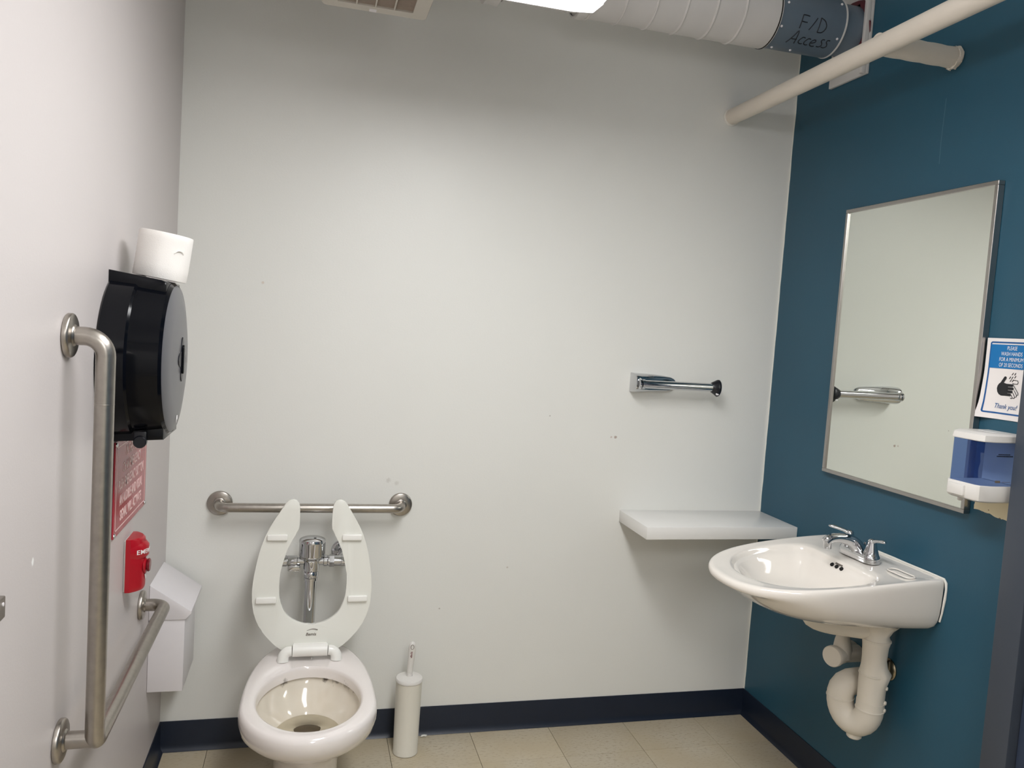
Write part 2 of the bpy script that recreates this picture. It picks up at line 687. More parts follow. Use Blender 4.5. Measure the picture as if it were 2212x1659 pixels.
# door and its steel frame in the right wall
bm = bmesh.new()
box(bm, (W - .026, -2.14, 0.004), (W - .001, -1.25, 2.09), .002)
door = tag(finish('door_1', bm, 'door_blue'), 'slate blue door in the teal wall, cut off at the right edge', kind='structure')
bm = bmesh.new()
box(bm, (W - .055, -1.249, 0), (W - .0005, -1.1745, 2.165), .003)
box(bm, (W - .055, -2.22, 0), (W - .0005, -2.145, 2.165), .003)
box(bm, (W - .055, -2.145, 2.095), (W - .0005, -1.249, 2.165), .003)
finish('door_frame', bm, 'door_grey', door)

# ------------------------------------------------------------------ ceiling lamp
LX0, LX1, LZ = .685, 1.100, 2.29
LXC = (LX0 + LX1) / 2


def ceiling_lamp(y0, y1, label):
    lt = thing('ceiling_lamp', (LXC, (y0 + y1) / 2, LZ), label, 'lamp')
    bm = bmesh.new()
    box(bm, (LX0 + .07, y0 + .005, LZ + .07), (LX1 - .07, y1 - .005, LZ + .145), .006)
    finish('housing', bm, 'white_metal', lt)
    bm = bmesh.new()
    sec = [(LX0 + .072, LZ + .082), (LX0 + .008, LZ + .078), (LX0, LZ + .066), (LX0 + .004, LZ + .03), (LX0 + .03, LZ + .005), (LX0 + .08, LZ), (LX1 - .08, LZ), (LX1 - .03, LZ + .005), (LX1 - .004, LZ + .03), (LX1, LZ + .066), (LX1 - .008, LZ + .078), (LX1 - .072, LZ + .082)]
    loft(bm, [[V((x, y, z)) for x, z in sec] for y in (y0, y1)])
    finish('lens', bm, 'lens', lt, smooth=60)
    for ya, yb in ((y0 - .004, y0 + .0005), (y1 - .0005, y1 + .004)):
        bm = bmesh.new()
        loft(bm, [[V((LXC + (x - LXC) * 1.006, y, z - (.002 if z < LZ + .07 else 0))) for x, z in sec] for y in (ya, yb)], True, True)
        finish('end_cap', bm, 'white_metal', lt, smooth=60)
    for yy in (y0 + .2, y1 - .2):
        bm = bmesh.new()
        tube(bm, [(LXC, yy, LZ + .14), (LXC, yy, CEIL - .0005)], .006, 10)
        finish('hanger_rod', bm, 'white_metal', lt)


ceiling_lamp(-2.06, -.845, 'bright wraparound ceiling lamp with ribbed lens at the top edge')
ceiling_lamp(-4.12, -2.90, 'added unseen fill lamp behind the camera, a copy of the wraparound lamp')  # unseen lamp, added to brighten the lower walls from the front

# ------------------------------------------------------------------ exhaust fan
FZ = 2.362
fan = thing('exhaust_fan', (.565, -.58, FZ), 'square off-white exhaust fan grille hanging near the ceiling', 'vent')
fx0, fx1, fy0, fy1 = .418, .709, -.725, -.433
bm = bmesh.new()
box(bm, (fx0 + .035, fy0 + .035, FZ + .012), (fx1 - .035, fy1 - .035, FZ + .16), .004)
finish('housing', bm, 'white_metal', fan)
bm = bmesh.new()
tube(bm, [(.563, -.58, FZ + .15), (.563, -.58, CEIL - .0005)], .05, 24)
finish('exhaust_duct', bm, 'duct', fan)
out = rrect(fx0, fx1, fy0, fy1, .014)
inn = rrect(fx0 + .042, fx1 - .042, fy0 + .042, fy1 - .040, .004)
bm = bmesh.new()
loft(bm, [[V((x, y, FZ + .012)) for x, y in out], [V((x, y, FZ + .003)) for x, y in out], [V((.5635 + (x - .5635) * .985, -.579 + (y + .579) * .985, FZ)) for x, y in out],
          [V((x, y, FZ)) for x, y in inn], [V((x, y, FZ + .012)) for x, y in inn]])
finish('grille_frame', bm, 'grille_frame', fan)
boxo('tab', (.548, fy1 - .024, FZ - .0015), (.568, fy1 - .006, FZ + .002), 'white_metal', fan, .0008)
gx0, gx1, gy0, gy1 = fx0 + .042, fx1 - .042, fy0 + .042, fy1 - .040
nl = 26
lm = None
for k in range(nl):
    y = gy0 + (gy1 - gy0) * (k + .5) / nl
    if lm is None:
        bm = bmesh.new()
        box(bm, (gx0, -.0036, -.0015), (gx1, .0036, .0015))
        lo = finish('louvre', bm, 'grille', fan, smooth=0)
        lm = lo.data
    else:
        lo = bpy.data.objects.new('louvre', lm)
        COL.objects.link(lo)
        lo.parent = fan
        lo.matrix_parent_inverse = fan.matrix_basis.inverted()
    lo.location = (0, y, FZ + .006)
    lo.rotation_euler = (math.radians(28), 0, 0)
for k in range(1, 4):
    x = gx0 + (gx1 - gx0) * k / 4
    boxo('bar', (x - .002, gy0 - .001, FZ + .0005), (x + .002, gy1 + .001, FZ + .005), 'grille_frame', fan)

# ------------------------------------------------------------------ round duct with access panel
DY, DZ, DR = -.315, 2.60, .088
du = thing('air_duct', (1.2, DY, DZ - DR), 'round white painted air duct running along the top of the back wall', 'duct')
bm = bmesh.new()
tube(bm, [(1.20, DY, DZ), (1.865, DY, DZ)], .1, 40, caps=True)
finish('duct_run', bm, 'duct', du)
bm = bmesh.new()
tube(bm, [(0.93, DY, DZ), (1.21, DY, DZ)], .09, 40)
finish('duct_run', bm, 'duct', du)
bm = bmesh.new()
tube(bm, [(0.001, DY, DZ), (0.94, DY, DZ)], .1, 40)
finish('duct_run', bm, 'duct', du)
for x, r in [(1.235, .1035), (1.335, .104), (1.435, .104), (1.535, .104), (1.635, .104), (1.735, .104), (.96, .0935), (1.075, .0925), (1.17, .0925), (.86, .104), (.75, .104)]:
    bm = bmesh.new()
    lathe(bm, [(r - .006, -.005), (r - .001, -.003), (r, 0), (r - .001, .003), (r - .006, .005)], (x, DY, DZ), (1, 0, .0), 40, False, False)
    finish('rib', bm, 'duct', du)
bm = bmesh.new()
lathe(bm, [(.098, 0), (.1045, .001), (.107, .012), (.1055, .03), (.1, .032)], (1.195, DY, DZ), (1, 0, 0), 40, False, False)
finish('joint_cuff', bm, 'duct', du)
bm = bmesh.new()
lathe(bm, [(.1, 0), (.108, .006), (.106, .03), (.109, .05), (.1, .056)], (.893, DY, DZ), (1, 0, 0), 40, False, False)
finish('joint_cuff', bm, 'duct', du)
# access panel: a wrapped sheet
bm = bmesh.new()
lathe(bm, [(.086, 0), (.0945, 0.0), (.0945, .245), (.086, .245)], (1.862, DY, DZ), (1, 0, 0), 48, False, False)
panel = finish('access_panel', bm, 'duct_panel', du)
bm = bmesh.new()
lathe(bm, [(.099, 0), (.1015, 0), (.1015, .0035), (.095, .0035)], (1.858, DY, DZ), (1, 0, 0), 48, False, False)
finish('dark_seam', bm, 'gap_dark', panel)
bm = bmesh.new()
lathe(bm, [(.082, 0), (.0955, .001), (.0965, .006), (.092, .010), (.085, .011)], (2.103, DY, DZ), (1, 0, 0), 48, False, False)
finish('rolled_edge', bm, 'duct', panel)
bm = bmesh.new()
tube(bm, [(2.09, DY, DZ), (W - .001, DY, DZ)], .083, 40)
finish('duct_collar', bm, 'duct_panel', du)


def oncyl(x, a, r=.0949):
    """point on the duct skin, a degrees from straight down towards the camera"""
    t = math.radians(a)
    return V((x, DY - r * math.sin(t), DZ - r * math.cos(t)))


for x, a in [(1.875, 55), (2.09, 50), (1.89, 2), (1.96, 3), (1.97, 125), (2.09, 120), (1.885, 100)]:
    bm = bmesh.new()
    p = oncyl(x, a, .094)
    nrm = (p - V((x, DY, DZ))).normalized()
    lathe(bm, [(.004, 0), (.004, .003), (.0025, .0045), (0, .005)], p, nrm, 10, False, False)
    finish('screw', bm, 'white_metal', panel)
# handwritten F/D Access, strokes in (u right in m, v up in degrees)
strokes = {
    'F': [[(0, 100), (-.002, 84), (-.003, 66)], [(0, 100), (.012, 100), (.022, 99)], [(-.001, 84), (.009, 83), (.018, 83)]],
    '/': [[(.050, 98), (.040, 82), (.030, 66)]],
    'D': [[(.062, 100), (.061, 82), (.06, 64)], [(.062, 100), (.076, 95), (.085, 84), (.084, 74), (.075, 65), (.06, 64)]],
    'A': [[(-.022, 22), (-.012, 40), (0, 60), (.003, 40), (.005, 23)], [(-.012, 36), (0, 36), (.006, 37)]],
    'c': [[(.032, 44), (.024, 45), (.016, 36), (.017, 28), (.026, 25), (.031, 27)]],
    'c2': [[(.052, 43), (.044, 44), (.036, 35), (.037, 27), (.045, 24), (.051, 26)]],
    'e': [[(.058, 33), (.068, 35), (.072, 40), (.067, 44), (.059, 40), (.056, 32), (.060, 25), (.069, 23), (.075, 25)]],
    's': [[(.098, 48), (.091, 48), (.089, 43), (.095, 37), (.097, 30), (.09, 25), (.083, 26)]],
    's2': [[(.117, 48), (.109, 48), (.107, 43), (.113, 37), (.115, 30), (.108, 25), (.100, 26)]]}
bm = bmesh.new()
for st in strokes.values():
    for s in st:
        pts = resample([(a, b / 600, 0) for a, b in s], 14)
        tube(bm, [oncyl(1.943 + p.x * 1.08, p.y * 600 * .74 + 8, .0947) for p in pts], .0017, 6)
finish('handwriting', bm, 'ink', panel)
# fire damper plate on the teal wall
pl = thing('duct_wall_plate', (W, DY, 2.43), 'grey white sheet plate around the duct where it enters the teal wall', 'plate')
bm = bmesh.new()
box(bm, (W - .012, -.412, 2.435), (W - .0005, -.215, 2.78), .002)
finish('plate', bm, 'duct', pl)
bm = bmesh.new()
lathe(bm, [(.084, 0), (.102, 0.0), (.098, .006), (.084, .010)], (W - .012, DY, DZ), (-1, 0, 0), 24, False, False)
for v in bm.verts:
    v.co += V((0, random.uniform(-.004, .004), random.uniform(-.006, .006)))
finish('firestop', bm, 'firestop', pl)
bm = bmesh.new()
box(bm, (W - .03, -.412, 2.435), (W - .012, -.398, 2.78), .002)
finish('flange_lip', bm, 'duct', pl)

# ------------------------------------------------------------------ pipes
pa = thing('overhead_pipe', (1.937, 0, 2.355), 'cream pipe overhead from the back wall with a stub into the teal wall', 'pipe')
bm = bmesh.new()
tube(bm, [(1.937, -.0005, 2.355), (1.937, -.75, 2.357), (1.937, -1.6, 2.36), (1.937, FRONT + .0005, 2.365)], .0295, 28)
finish('main_run', bm, 'pipe', pa)
bm = bmesh.new()
pts = [V((1.937 + .27 * k / 12, -.79, 2.368)) for k in range(13)]
tube(bm, pts, [.0295 - (.0012 if k % 3 == 1 else 0) for k in range(13)], 28)
finish('stub', bm, 'pipe', pa)
bm = bmesh.new()
lathe(bm, [(.029, 0), (.0335, .001), (.032, .012), (.0295, .016)], (W - .0005, -.79, 2.368), (-1, 0, 0), 28, False, False)
for v in bm.verts:
    v.co += V((random.uniform(-.005, 0), random.uniform(-.002, .002), random.uniform(-.003, .003)))
finish('torn_cover_edge', bm, 'pipe', pa)
bm = bmesh.new()
lathe(bm, [(.029, 0), (.0345, .001), (.033, .006), (.0295, .008)], (1.937, -.0005, 2.355), (0, -1, 0), 28, False, False)
finish('caulk_ring', bm, 'caulk', pa)

# ------------------------------------------------------------------ grab bars


def flange(o, n, parent, r=.041):
    bm = bmesh.new()
    lathe(bm, [(r - .0015, .0003), (r, .002), (r, .008), (r - .0015, .0105), (r - .004, .0118), (.021, .013), (.019, .016), (.0165, .017)], o, n, 40)
    return finish('flange', bm, 'steel', parent)


gb = thing('horizontal_grab_bar', (.465, 0, .853), 'short brushed steel grab bar on the back wall above the toilet', 'grab bar')
bm = bmesh.new()
tube(bm, bend([(.163, -.012, .855), (.163, -.062, .853), (.767, -.062, .853), (.767, -.012, .855)], .032), .0155, 24)
finish('bar', bm, 'steel', gb)
flange((.163, 0, .855), (0, -1, 0), gb)
flange((.767, 0, .855), (0, -1, 0), gb)

gl = thing('angled_grab_bar', (0, -1.1525, .65), 'L shaped brushed steel grab bar on the left wall', 'grab bar')
gx, gr = .066, .0172
bm = bmesh.new()
tube(bm, bend([(.012, -1.1525, 1.435), (gx, -1.1525, 1.435), (gx, -1.1525, .654), (gx, -.398, .652), (.012, -.398, .652)], [.036, .022, .036], 10), gr, 28)
finish('bar', bm, 'steel', gl)
bm = bmesh.new()
tube(bm, [(.012, -1.146, .660), (gx - .002, -1.146, .660)], .0165, 28)
finish('stub', bm, 'steel', gl)
flange((0, -1.1525, 1.435), (1, 0, 0), gl)
flange((0, -1.146, .660), (1, 0, 0), gl)
flange((0, -.398, .652), (1, 0, 0), gl)
# weld joint bands
for z in (1.31, ):
    bm = bmesh.new()
    lathe(bm, [(gr, -.001), (gr + .0003, 0), (gr, .001)], (gx, -1.1525, z), (0, 0, 1), 28, False, False)
    finish('weld_line', bm, 'steel', gl)

br = thing('steel_bracket', (0, -1.54, 1.03), 'small grey steel bracket on the left wall, cut by the left edge', 'bracket')
bm = bmesh.new()
box(bm, (.0003, -1.60, 1.030), (.018, -1.482, 1.063), .002)
finish('body', bm, 'steel', br)
bm = bmesh.new()
lathe(bm, [(.003, 0), (.003, .001), (0, .0015)], (.018, -1.493, 1.053), (1, 0, 0), 12, False, False)
finish('screw', bm, 'white_metal', br)

# ------------------------------------------------------------------ jumbo tissue dispenser
JY, JZ = -.775, 1.378
jd = thing('jumbo_roll_dispenser', (0, JY, JZ - .19), 'large round black jumbo toilet paper dispenser on the left wall', 'dispenser')
bm = bmesh.new()
lathe(bm, [(.188, .0005), (.192, .004), (.189, .055), (.185, .060)], (0, JY, JZ), (1, 0, 0), 72)
finish('back_shell', bm, 'black', jd)
bm = bmesh.new()
lathe(bm, [(.180, .058), (.1835, .060), (.183, .064), (.177, .120), (.171, .1265)], (0, JY, JZ), (1, 0, 0), 72, False, False)
cov = finish('front_cover', bm, 'black', jd)
bm = bmesh.new()
lathe(bm, [(.171, .1255), (.167, .129), (.12, .137), (.06, .141), (.030, .142)], (0, JY, JZ), (1, 0, 0), 72, False, False)
face = finish('window_face', bm, 'smoke', cov)
# recessed star shaped knob
bm = bmesh.new()
star = []
for k in range(32):
    a = 2 * math.pi * k / 32
    r = .040 + .012 * math.cos(4 * a)
    star.append((r * math.cos(a), r * math.sin(a)))
mt = axes((.1395, JY, JZ), (0, 1, 0), (0, 0, 1), (1, 0, 0))
prism(bm, star, .004, mt, .001, 1)
kb = finish('knob_recess', bm, 'black_matte', cov)
bm = bmesh.new()
prism(bm, rrect(-.011, .011, -.034, .034, .008), .005, axes((.143, JY, JZ), (0, 1, 0), (0, 0, 1), (1, 0, 0)), .002)
finish('knob', bm, 'black', cov)
# top and bottom mounting tabs
bm = bmesh.new()
prism(bm, [(.0005, .150), (.0005, .194), (.108, .179), (.118, .175), (.118, .150)], .18, axes((0, JY + .09, JZ), (1, 0, 0), (0, 0, 1), (0, -1, 0)), .003)
finish('top_tab', bm, 'black', jd)
bm = bmesh.new()
prism(bm, [(.0005, -.150), (.122, -.150), (.122, -.178), (.0005, -.186)], .18, axes((0, JY + .09, JZ), (1, 0, 0), (0, 0, 1), (0, -1, 0)), .003)
finish('bottom_tab', bm, 'black', jd)
bm = bmesh.new()
lathe(bm, [(.014, 0), (.014, .012), (.012, .014)], (.075, JY - .085, JZ - .183), (0, -1, 0), 20)
box(bm, (.062, JY - .094, JZ - .184), (.088, JY - .086, JZ - .160), .002)
finish('lock', bm, 'black_matte', jd)
text_part('logo', 'P', .026, axes((.1355, JY - .005, JZ - .150), (0, 1, 0), (.05, 0, 1), (1, 0, 0)), 'letter_white', cov, extr=.0006, bold=.0003, sx=.75, shear=.2)

# loose roll on top, tipped along the sloping top of the dispenser
tr = thing('toilet_paper_roll', (.072, -.755, 1.566), 'white toilet paper roll balanced on the black dispenser', 'toilet paper')
bm = bmesh.new()
n = 72
rings = []
for h, f in [(0, .985), (.002, 1), (.03, 1.004), (.06, 1), (.09, 1.003), (.103, 1), (.105, .985)]:
    rr = []
    for k in range(n):
        a = 2 * math.pi * k / n
        r = .0585 * f * (1 + .012 * math.sin(3 * a + h * 30) + .006 * math.sin(7 * a))
        rr.append(V((r * math.cos(a), r * math.sin(a), h)))
    rings.append(rr)
core = [[V((.021 * math.cos(2 * math.pi * k / n), .021 * math.sin(2 * math.pi * k / n), h)) for k in range(n)] for h in (.105, 0)]
rv = loft(bm, rings + core)
for k in range(n):
    k2 = (k + 1) % n
    bm.faces.new((rv[-1][k], rv[-1][k2], rv[0][k2], rv[0][k]))
# tucked dimple of the loose end
for v in bm.verts:
    d = (v.co - V((.042, -.042, .062))).length
    if d < .02:
        v.co -= V((.707, -.707, 0)) * .004 * (1 - d / .02)
rm = Matrix.Translation((.083, -.755, 1.5635)) @ Matrix.Rotation(math.radians(7.5), 4, 'Y')
bm.transform(rm)
finish('roll', bm, 'paper', tr)
bm = bmesh.new()
lathe(bm, [(.0208, .001), (.0208, .104), (.0198, .104), (.0198, .001)], (0, 0, 0), (0, 0, 1), 32, False, False)
bm.transform(rm)
finish('core', bm, 'card', tr)
bm = bmesh.new()
cpts = []
for k in range(9):
    a = math.radians(20 + 150 * k / 8)
    th = -math.pi / 4 + .20 * math.cos(a)
    cpts.append(V((.0588 * math.cos(th), .0588 * math.sin(th), .060 + .010 * math.sin(a))))
tube(bm, cpts, [.0004 + .0009 * math.sin(math.pi * k / 8) for k in range(9)], 8)
bm.transform(rm)
finish('tucked_end', bm, 'paper', tr)

# ------------------------------------------------------------------ emergency sign
sg = thing('emergency_sign', (0, -.58, .94), 'glossy red emergency instruction plate under the black dispenser', 'sign')
SY0, SY1, SZ0, SZ1 = -.768, -.405, .944, 1.175
bm = bmesh.new()
box(bm, (.0006, SY0, SZ0), (.0046, SY1, SZ1), .0008, 1)
finish('plate', bm, 'red_sign', sg)


def left_m(y, z, x=.0048):
    return axes((x, y, z), (0, 1, 0), (0, 0, 1), (1, 0, 0))


for i, ln in enumerate(['IN THE EVENT', 'OF AN EMERGENCY', 'PUSH EMERGENCY BUTTON', 'AN AUDIBLE AND VISUAL', 'SIGNAL WILL ACTIVATE']):
    text_part('lettering', ln, .036, left_m((SY0 + SY1) / 2, 1.128 - i * .0385), 'sign_letter', sg, bold=.0006, sx=.62)
bm = bmesh.new()
for a, b in (((SY0 + .014, SZ0 + .014), (SY1 - .014, SZ0 + .0165)), ((SY0 + .014, SZ1 - .0165), (SY1 - .014, SZ1 - .014)),
             ((SY0 + .014, SZ0 + .014), (SY0 + .0165, SZ1 - .014)), ((SY1 - .0165, SZ0 + .014), (SY1 - .014, SZ1 - .014))):
    box(bm, (.0046, a[0], a[1]), (.0050, b[0], b[1]))
finish('border', bm, 'sign_letter', sg, smooth=0)
for y, z in ((SY0 + .007, SZ0 + .007), (SY0 + .007, SZ1 - .007), (SY1 - .007, SZ0 + .007), (SY1 - .007, SZ1 - .007)):
    bm = bmesh.new()
    lathe(bm, [(.006, 0), (.0055, .002), (.003, .0035), (0, .004)], (.0046, y, z), (1, 0, 0), 16, False, False)
    finish('screw', bm, 'chrome', sg)

# ------------------------------------------------------------------ emergency push station
EY0, EY1, EZ0, EZ1 = -.632, -.545, .768, .905
es = thing('emergency_button', (0, -.588, EZ0), 'red curved emergency push button station on the left wall', 'button')
boxo('back_box', (.0005, EY0 + .004, EZ0 + .002), (.006, EY1 - .004, EZ1 - .004), 'white_plastic', es, .001)
EYC, ER = (EY0 + EY1) / 2, (EY1 - EY0) / 2


def ecurve(a, bulge=.052):
    """plan curve of the station: a -1..1 across"""
    return bulge - (bulge - .016) * abs(a) ** 2.2


bm = bmesh.new()
plan = [V((.005, EY0, 0))] + [V((ecurve(a, .045), EYC + a * ER, 0)) for a in [-1 + 2 * k / 20 for k in range(21)]] + [V((.005, EY1, 0))]
rings = []
for z, s in [(EZ0, .93), (EZ0 + .004, .98), (EZ0 + .010, 1), (EZ1 - .022, 1), (EZ1 - .020, 1.0), (EZ1 - .004, .92), (EZ1, .8)]:
    rings.append([V((.005 + (p.x - .005) * s, EYC + (p.y - EYC) * (1 if s > .95 else .98), z)) for p in plan])
loft(bm, rings, True, True)
body = finish('housing', bm, 'red', es, smooth=30)
bm = bmesh.new()
plan2 = [V((ecurve(a) * 1.0, EYC + a * ER, 0)) for a in [-1 + 2 * k / 20 for k in range(21)]]
rr = []
for off, z in ((-.006, EZ1 - .056), (.000, EZ1 - .048), (.000, EZ1 - .022), (-.008, EZ1 - .012)):
    rr.append([p + V((off, 0, z)) for p in plan2])
rvv = [[bm.verts.new(p) for p in r] for r in rr]
for a, b in zip(rvv, rvv[1:]):
    for k in range(20):
        bm.faces.new((a[k], a[k + 1], b[k + 1], b[k]))
finish('header_band', bm, 'red', es)


def ewarp(p):
    a = p.x / ER
    return V((ecurve(a) + .0006 + p.z, EYC + p.x, EZ1 - .041 + p.y))


text_part('lettering', 'EMERGENCY', .0165, None, 'letter_white', es, bold=.0001, sx=.72, space=1.08, warp=ewarp)
bm = bmesh.new()
lathe(bm, [(.020, 0), (.020, .004), (.017, .006)], (.042, EYC, .826), (1, 0, 0), 28, False)
finish('button_collar', bm, 'red', es)
bm = bmesh.new()
lathe(bm, [(.012, 0), (.012, .008), (.0165, .009), (.0175, .012), (.015, .015), (0, .016)], (.041, EYC, .828), (1, 0, 0), 28, False, False)
finish('push_button', bm, 'red_dark', es)
bm = bmesh.new()
prism(bm, [(-.012, 0), (.012, 0), (.004, -.014), (-.004, -.014)], .001, axes((.0453, EYC, .806), (0, 1, 0), (0, 0, 1), (1, 0, 0)))
finish('arrow_label', bm, 'letter_white', es, smooth=0)

# ------------------------------------------------------------------ sanitary disposal bin
bn = thing('sanitary_bin', (0, -.14, .33), 'white metal sanitary bin with sloping lid in the left corner', 'bin')
bm = bmesh.new()
box(bm, (.0005, -.262, .330), (.102, -.035, .59), .002)
finish('body', bm, 'white_metal', bn)
bm = bmesh.new()
prism(bm, [(.0004, .556), (.104, .556), (.120, .574), (.120, .581), (.0004, .664)], .237, axes((0, -.029, 0), (1, 0, 0), (0, 0, 1), (0, -1, 0)), .0015)
finish('lid', bm, 'white_metal', bn)

# ------------------------------------------------------------------ toilet
TX = .4765
to = thing('toilet', (TX, -.4, 0), 'white elongated toilet with its open front seat raised', 'toilet')
N = 72


def ering(z, a, yc, bf, bb, nb=2.0):
    out = []
    for k in range(N):
        t = 2 * math.pi * k / N
        c, s = math.cos(t), math.sin(t)
        if s < 0:
            x, y = a * c, bf * s
        else:
            x = a * math.copysign(abs(c) ** (2 / nb), c)
            y = bb * abs(s) ** (2 / nb)
        out.append(V((TX + x, yc + y, z)))
    return out


R_ = [ering(.0005, .112, -.36, .215, .22), ering(.02, .112, -.36, .215, .22), ering(.035, .100, -.36, .2, .21), ering(.14, .094, -.37, .178, .21), ering(.215, .098, -.38, .186, .23),
      ering(.242, .106, -.40, .182, .26), ering(.258, .122, -.42, .176, .28), ering(.278, .148, -.45, .176, .33),
      ering(.305, .171, -.48, .192, .38), ering(.335, .188, -.50, .214, .425, 2.2), ering(.362, .193, -.508, .222, .445, 2.3), ering(.384, .1925, -.51, .218, .45, 2.3), ering(.396, .188, -.51, .214, .447, 2.3), ering(.400, .181, -.51, .206, .44, 2.3)]
I_ = [ering(.3995, .156, -.485, .200, .205), ering(.3955, .150, -.481, .197, .198), ering(.388, .147, -.48, .195, .195), ering(.366, .146, -.48, .193, .193), ering(.362, .152, -.48, .198, .2)]
B_ = [ering(.362, .152, -.48, .198, .2), ering(.345, .149, -.48, .192, .194), ering(.312, .125, -.48, .160, .158), ering(.280, .101, -.48, .134, .129),
      ering(.265, .084, -.462, .118, .106), ering(.254, .060, -.410, .085, .054), ering(.2485, .040, -.382, .036, .028), ering(.20, .034, -.378, .030, .026)]
bm = bmesh.new()
loft(bm, R_ + I_, True, False)
bowl = finish('bowl', bm, 'bowl', to, smooth=50)
bm = bmesh.new()
loft(bm, B_, False, True)
finish('bowl_interior', bm, 'bowl_inner', to, smooth=50)
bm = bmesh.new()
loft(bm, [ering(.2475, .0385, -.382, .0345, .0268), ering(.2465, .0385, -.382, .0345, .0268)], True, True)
finish('trap_opening_shade', bm, 'drain_shade', to)  # thin dark disc, the drain hole's shade painted as colour
bm = bmesh.new()
bm.faces.new([bm.verts.new(p) for p in ering(.2785, .1005, -.48, .1335, .1285)])
finish('water', bm, 'water', to, smooth=0, recalc=False)
# seat (raised): local s along the leaning plane
lean = math.atan(.08)
sm = axes((TX, -.214, .432), (1, 0, 0), (0, math.sin(lean), math.cos(lean)), (0, -math.cos(lean), math.sin(lean)))
so = [(.074, .479), (.084, .4765), (.093, .469), (.111, .441), (.132, .406), (.151, .369), (.17, .31), (.182, .245), (.187, .195), (.186, .155), (.176, .104), (.16, .07), (.133, .035), (.10, .003), (.088, -.004)]
si = [(.0, .075), (.03, .08), (.06, .094), (.085, .118), (.1, .155), (.105, .19), (.105, .23), (.099, .265), (.087, .311), (.072, .346), (.057, .374), (.051, .392), (.0518, .448), (.0545, .464), (.062, .475), (.074, .479)]
oh = resample([(a, b, 0) for a, b in so], 80)
ih = resample([(a, b, 0) for a, b in si], 80)[:-1]
half = [(p.x, p.y) for p in ih] + [(p.x, p.y) for p in oh]
full = half + [(-x, y) for x, y in reversed(half) if x > 1e-5]
bm = bmesh.new()
prism(bm, full, -.017, sm @ Matrix.Translation((0, 0, .003)), .002, 2)
seat = finish('seat', bm, 'seat', to, smooth=40)
for sx_ in (-1, 1):
    for (x, s) in ((.117, .357), (.143, .157)):
        bm = bmesh.new()
        prism(bm, rrect(-.032, .032, -.010, .010, .005), .010, sm @ Matrix.Translation((sx_ * x, s, .002)), .003, 3)
        finish('bumper', bm, 'bumper', seat)
text_part('logo', 'Bemis', .0135, sm @ Matrix.Translation((0, .04, .0035)), 'print_grey', seat, shear=.25, bold=.0002)
bm = bmesh.new()
tube(bm, [sm @ V((-.013 + .034 * k / 8, .056 + .004 * math.sin(math.pi * k / 8) + .002 * k / 8, .0035)) for k in range(9)], [.0004 + .0014 * k / 8 for k in range(9)], 6)
finish('logo_swoosh', bm, 'print_grey', seat)
# hinge
bm = bmesh.new()
tube(bm, [(TX - .054, -.232, .432), (TX + .054, -.232, .432)], .0195, 28)
box(bm, (TX - .053, -.229, .432), (TX + .053, -.214, .45), .003)
finish('hinge_barrel', bm, 'bumper', to)
for s in (-1, 1):
    bm = bmesh.new()
    pts = [(TX + s * .056, -.232, .430), (TX + s * .070, -.232, .428), (TX + s * .080, -.234, .418), (TX + s * .083, -.236, .404), (TX + s * .083, -.237, .3985)]
    pp = resample(pts, 12)
    tube(bm, pp, [.0155 + .0035 * k / 11 for k in range(12)], 22)
    finish('hinge_post', bm, 'bumper', to)
# seat hinge wings joining the ring and barrel are part of the seat outline

# ------------------------------------------------------------------ flush valve
fv = thing('flush_valve', (.469, -.12, .40), 'chrome flush valve on the wall seen through the raised toilet seat', 'flush valve')
FX, FY = .469, -.12
bm = bmesh.new()
lathe(bm, [(.0195, .402), (.0195, .64)], (FX, FY, 0), (0, 0, 1), 32)
finish('flush_tube', bm, 'chrome', fv)
bm = bmesh.new()
lathe(bm, [(.030, .4012), (.030, .43), (.027, .435), (.027, .455), (.036, .457), (.036, .464), (.030, .470), (.0205, .473)], (FX, FY, 0), (0, 0, 1), 32)
finish('spud_collar', bm, 'chrome', fv)
bm = bmesh.new()
lathe(bm, [(.0205, .625), (.0225, .626), (.0225, .634), (.0205, .635), (.0235, .637), (.0245, .641), (.0245, .653), (.0225, .656), (.026, .659), (.027, .668), (.027, .69), (.033, .70), (.040, .708)], (FX, FY, 0), (0, 0, 1), 36)
finish('valve_body', bm, 'chrome', fv)
bm = bmesh.new()
lathe(bm, [(.036, .702), (.0405, .706), (.0425, .712), (.0425, .752), (.0435, .754), (.0435, .758), (.041, .764), (.03, .769), (.012, .7715), (0, .772)], (FX, FY, 0), (0, 0, 1), 40)
finish('cap', bm, 'chrome', fv)
bm = bmesh.new()
lathe(bm, [(.004, 0), (.004, .002), (0, .003)], (FX + .008, FY - .015, .770), (0, 0, 1), 12, False, False)
finish('cap_screw', bm, 'chrome_dark', fv)
bm = bmesh.new()
lathe(bm, [(.013, .02), (.0125, .045), (.017, .047), (.0175, .075), (.016, .078), (.0185, .079), (.0185, .094), (.016, .097)], (FX, FY, .69), (-1, 0, 0), 28)
finish('side_outlet', bm, 'chrome', fv)
bm = bmesh.new()
lathe(bm, [(.0155, .097), (.0155, .113), (.012, .116)], (FX, FY, .69), (-1, 0, 0), 24)
finish('side_button', bm, 'black_matte', fv)
boxo('sensor_tab', (FX - .075, FY - .012, .658), (FX - .036, FY + .008, .677), 'chrome', fv, .002)
bm = bmesh.new()
lathe(bm, [(.015, .02), (.015, .038), (.019, .04), (.019, .05), (.016, .052), (.018, .054), (.018, .06)], (FX, FY, .69), (1, 0, 0), 28)
finish('tailpiece', bm, 'chrome', fv)
bm = bmesh.new()
lathe(bm, [(.021, .058), (.021, .073)], (FX, FY, .69), (1, 0, 0), 6)
finish('hex_nut', bm, 'chrome', fv)
bm = bmesh.new()
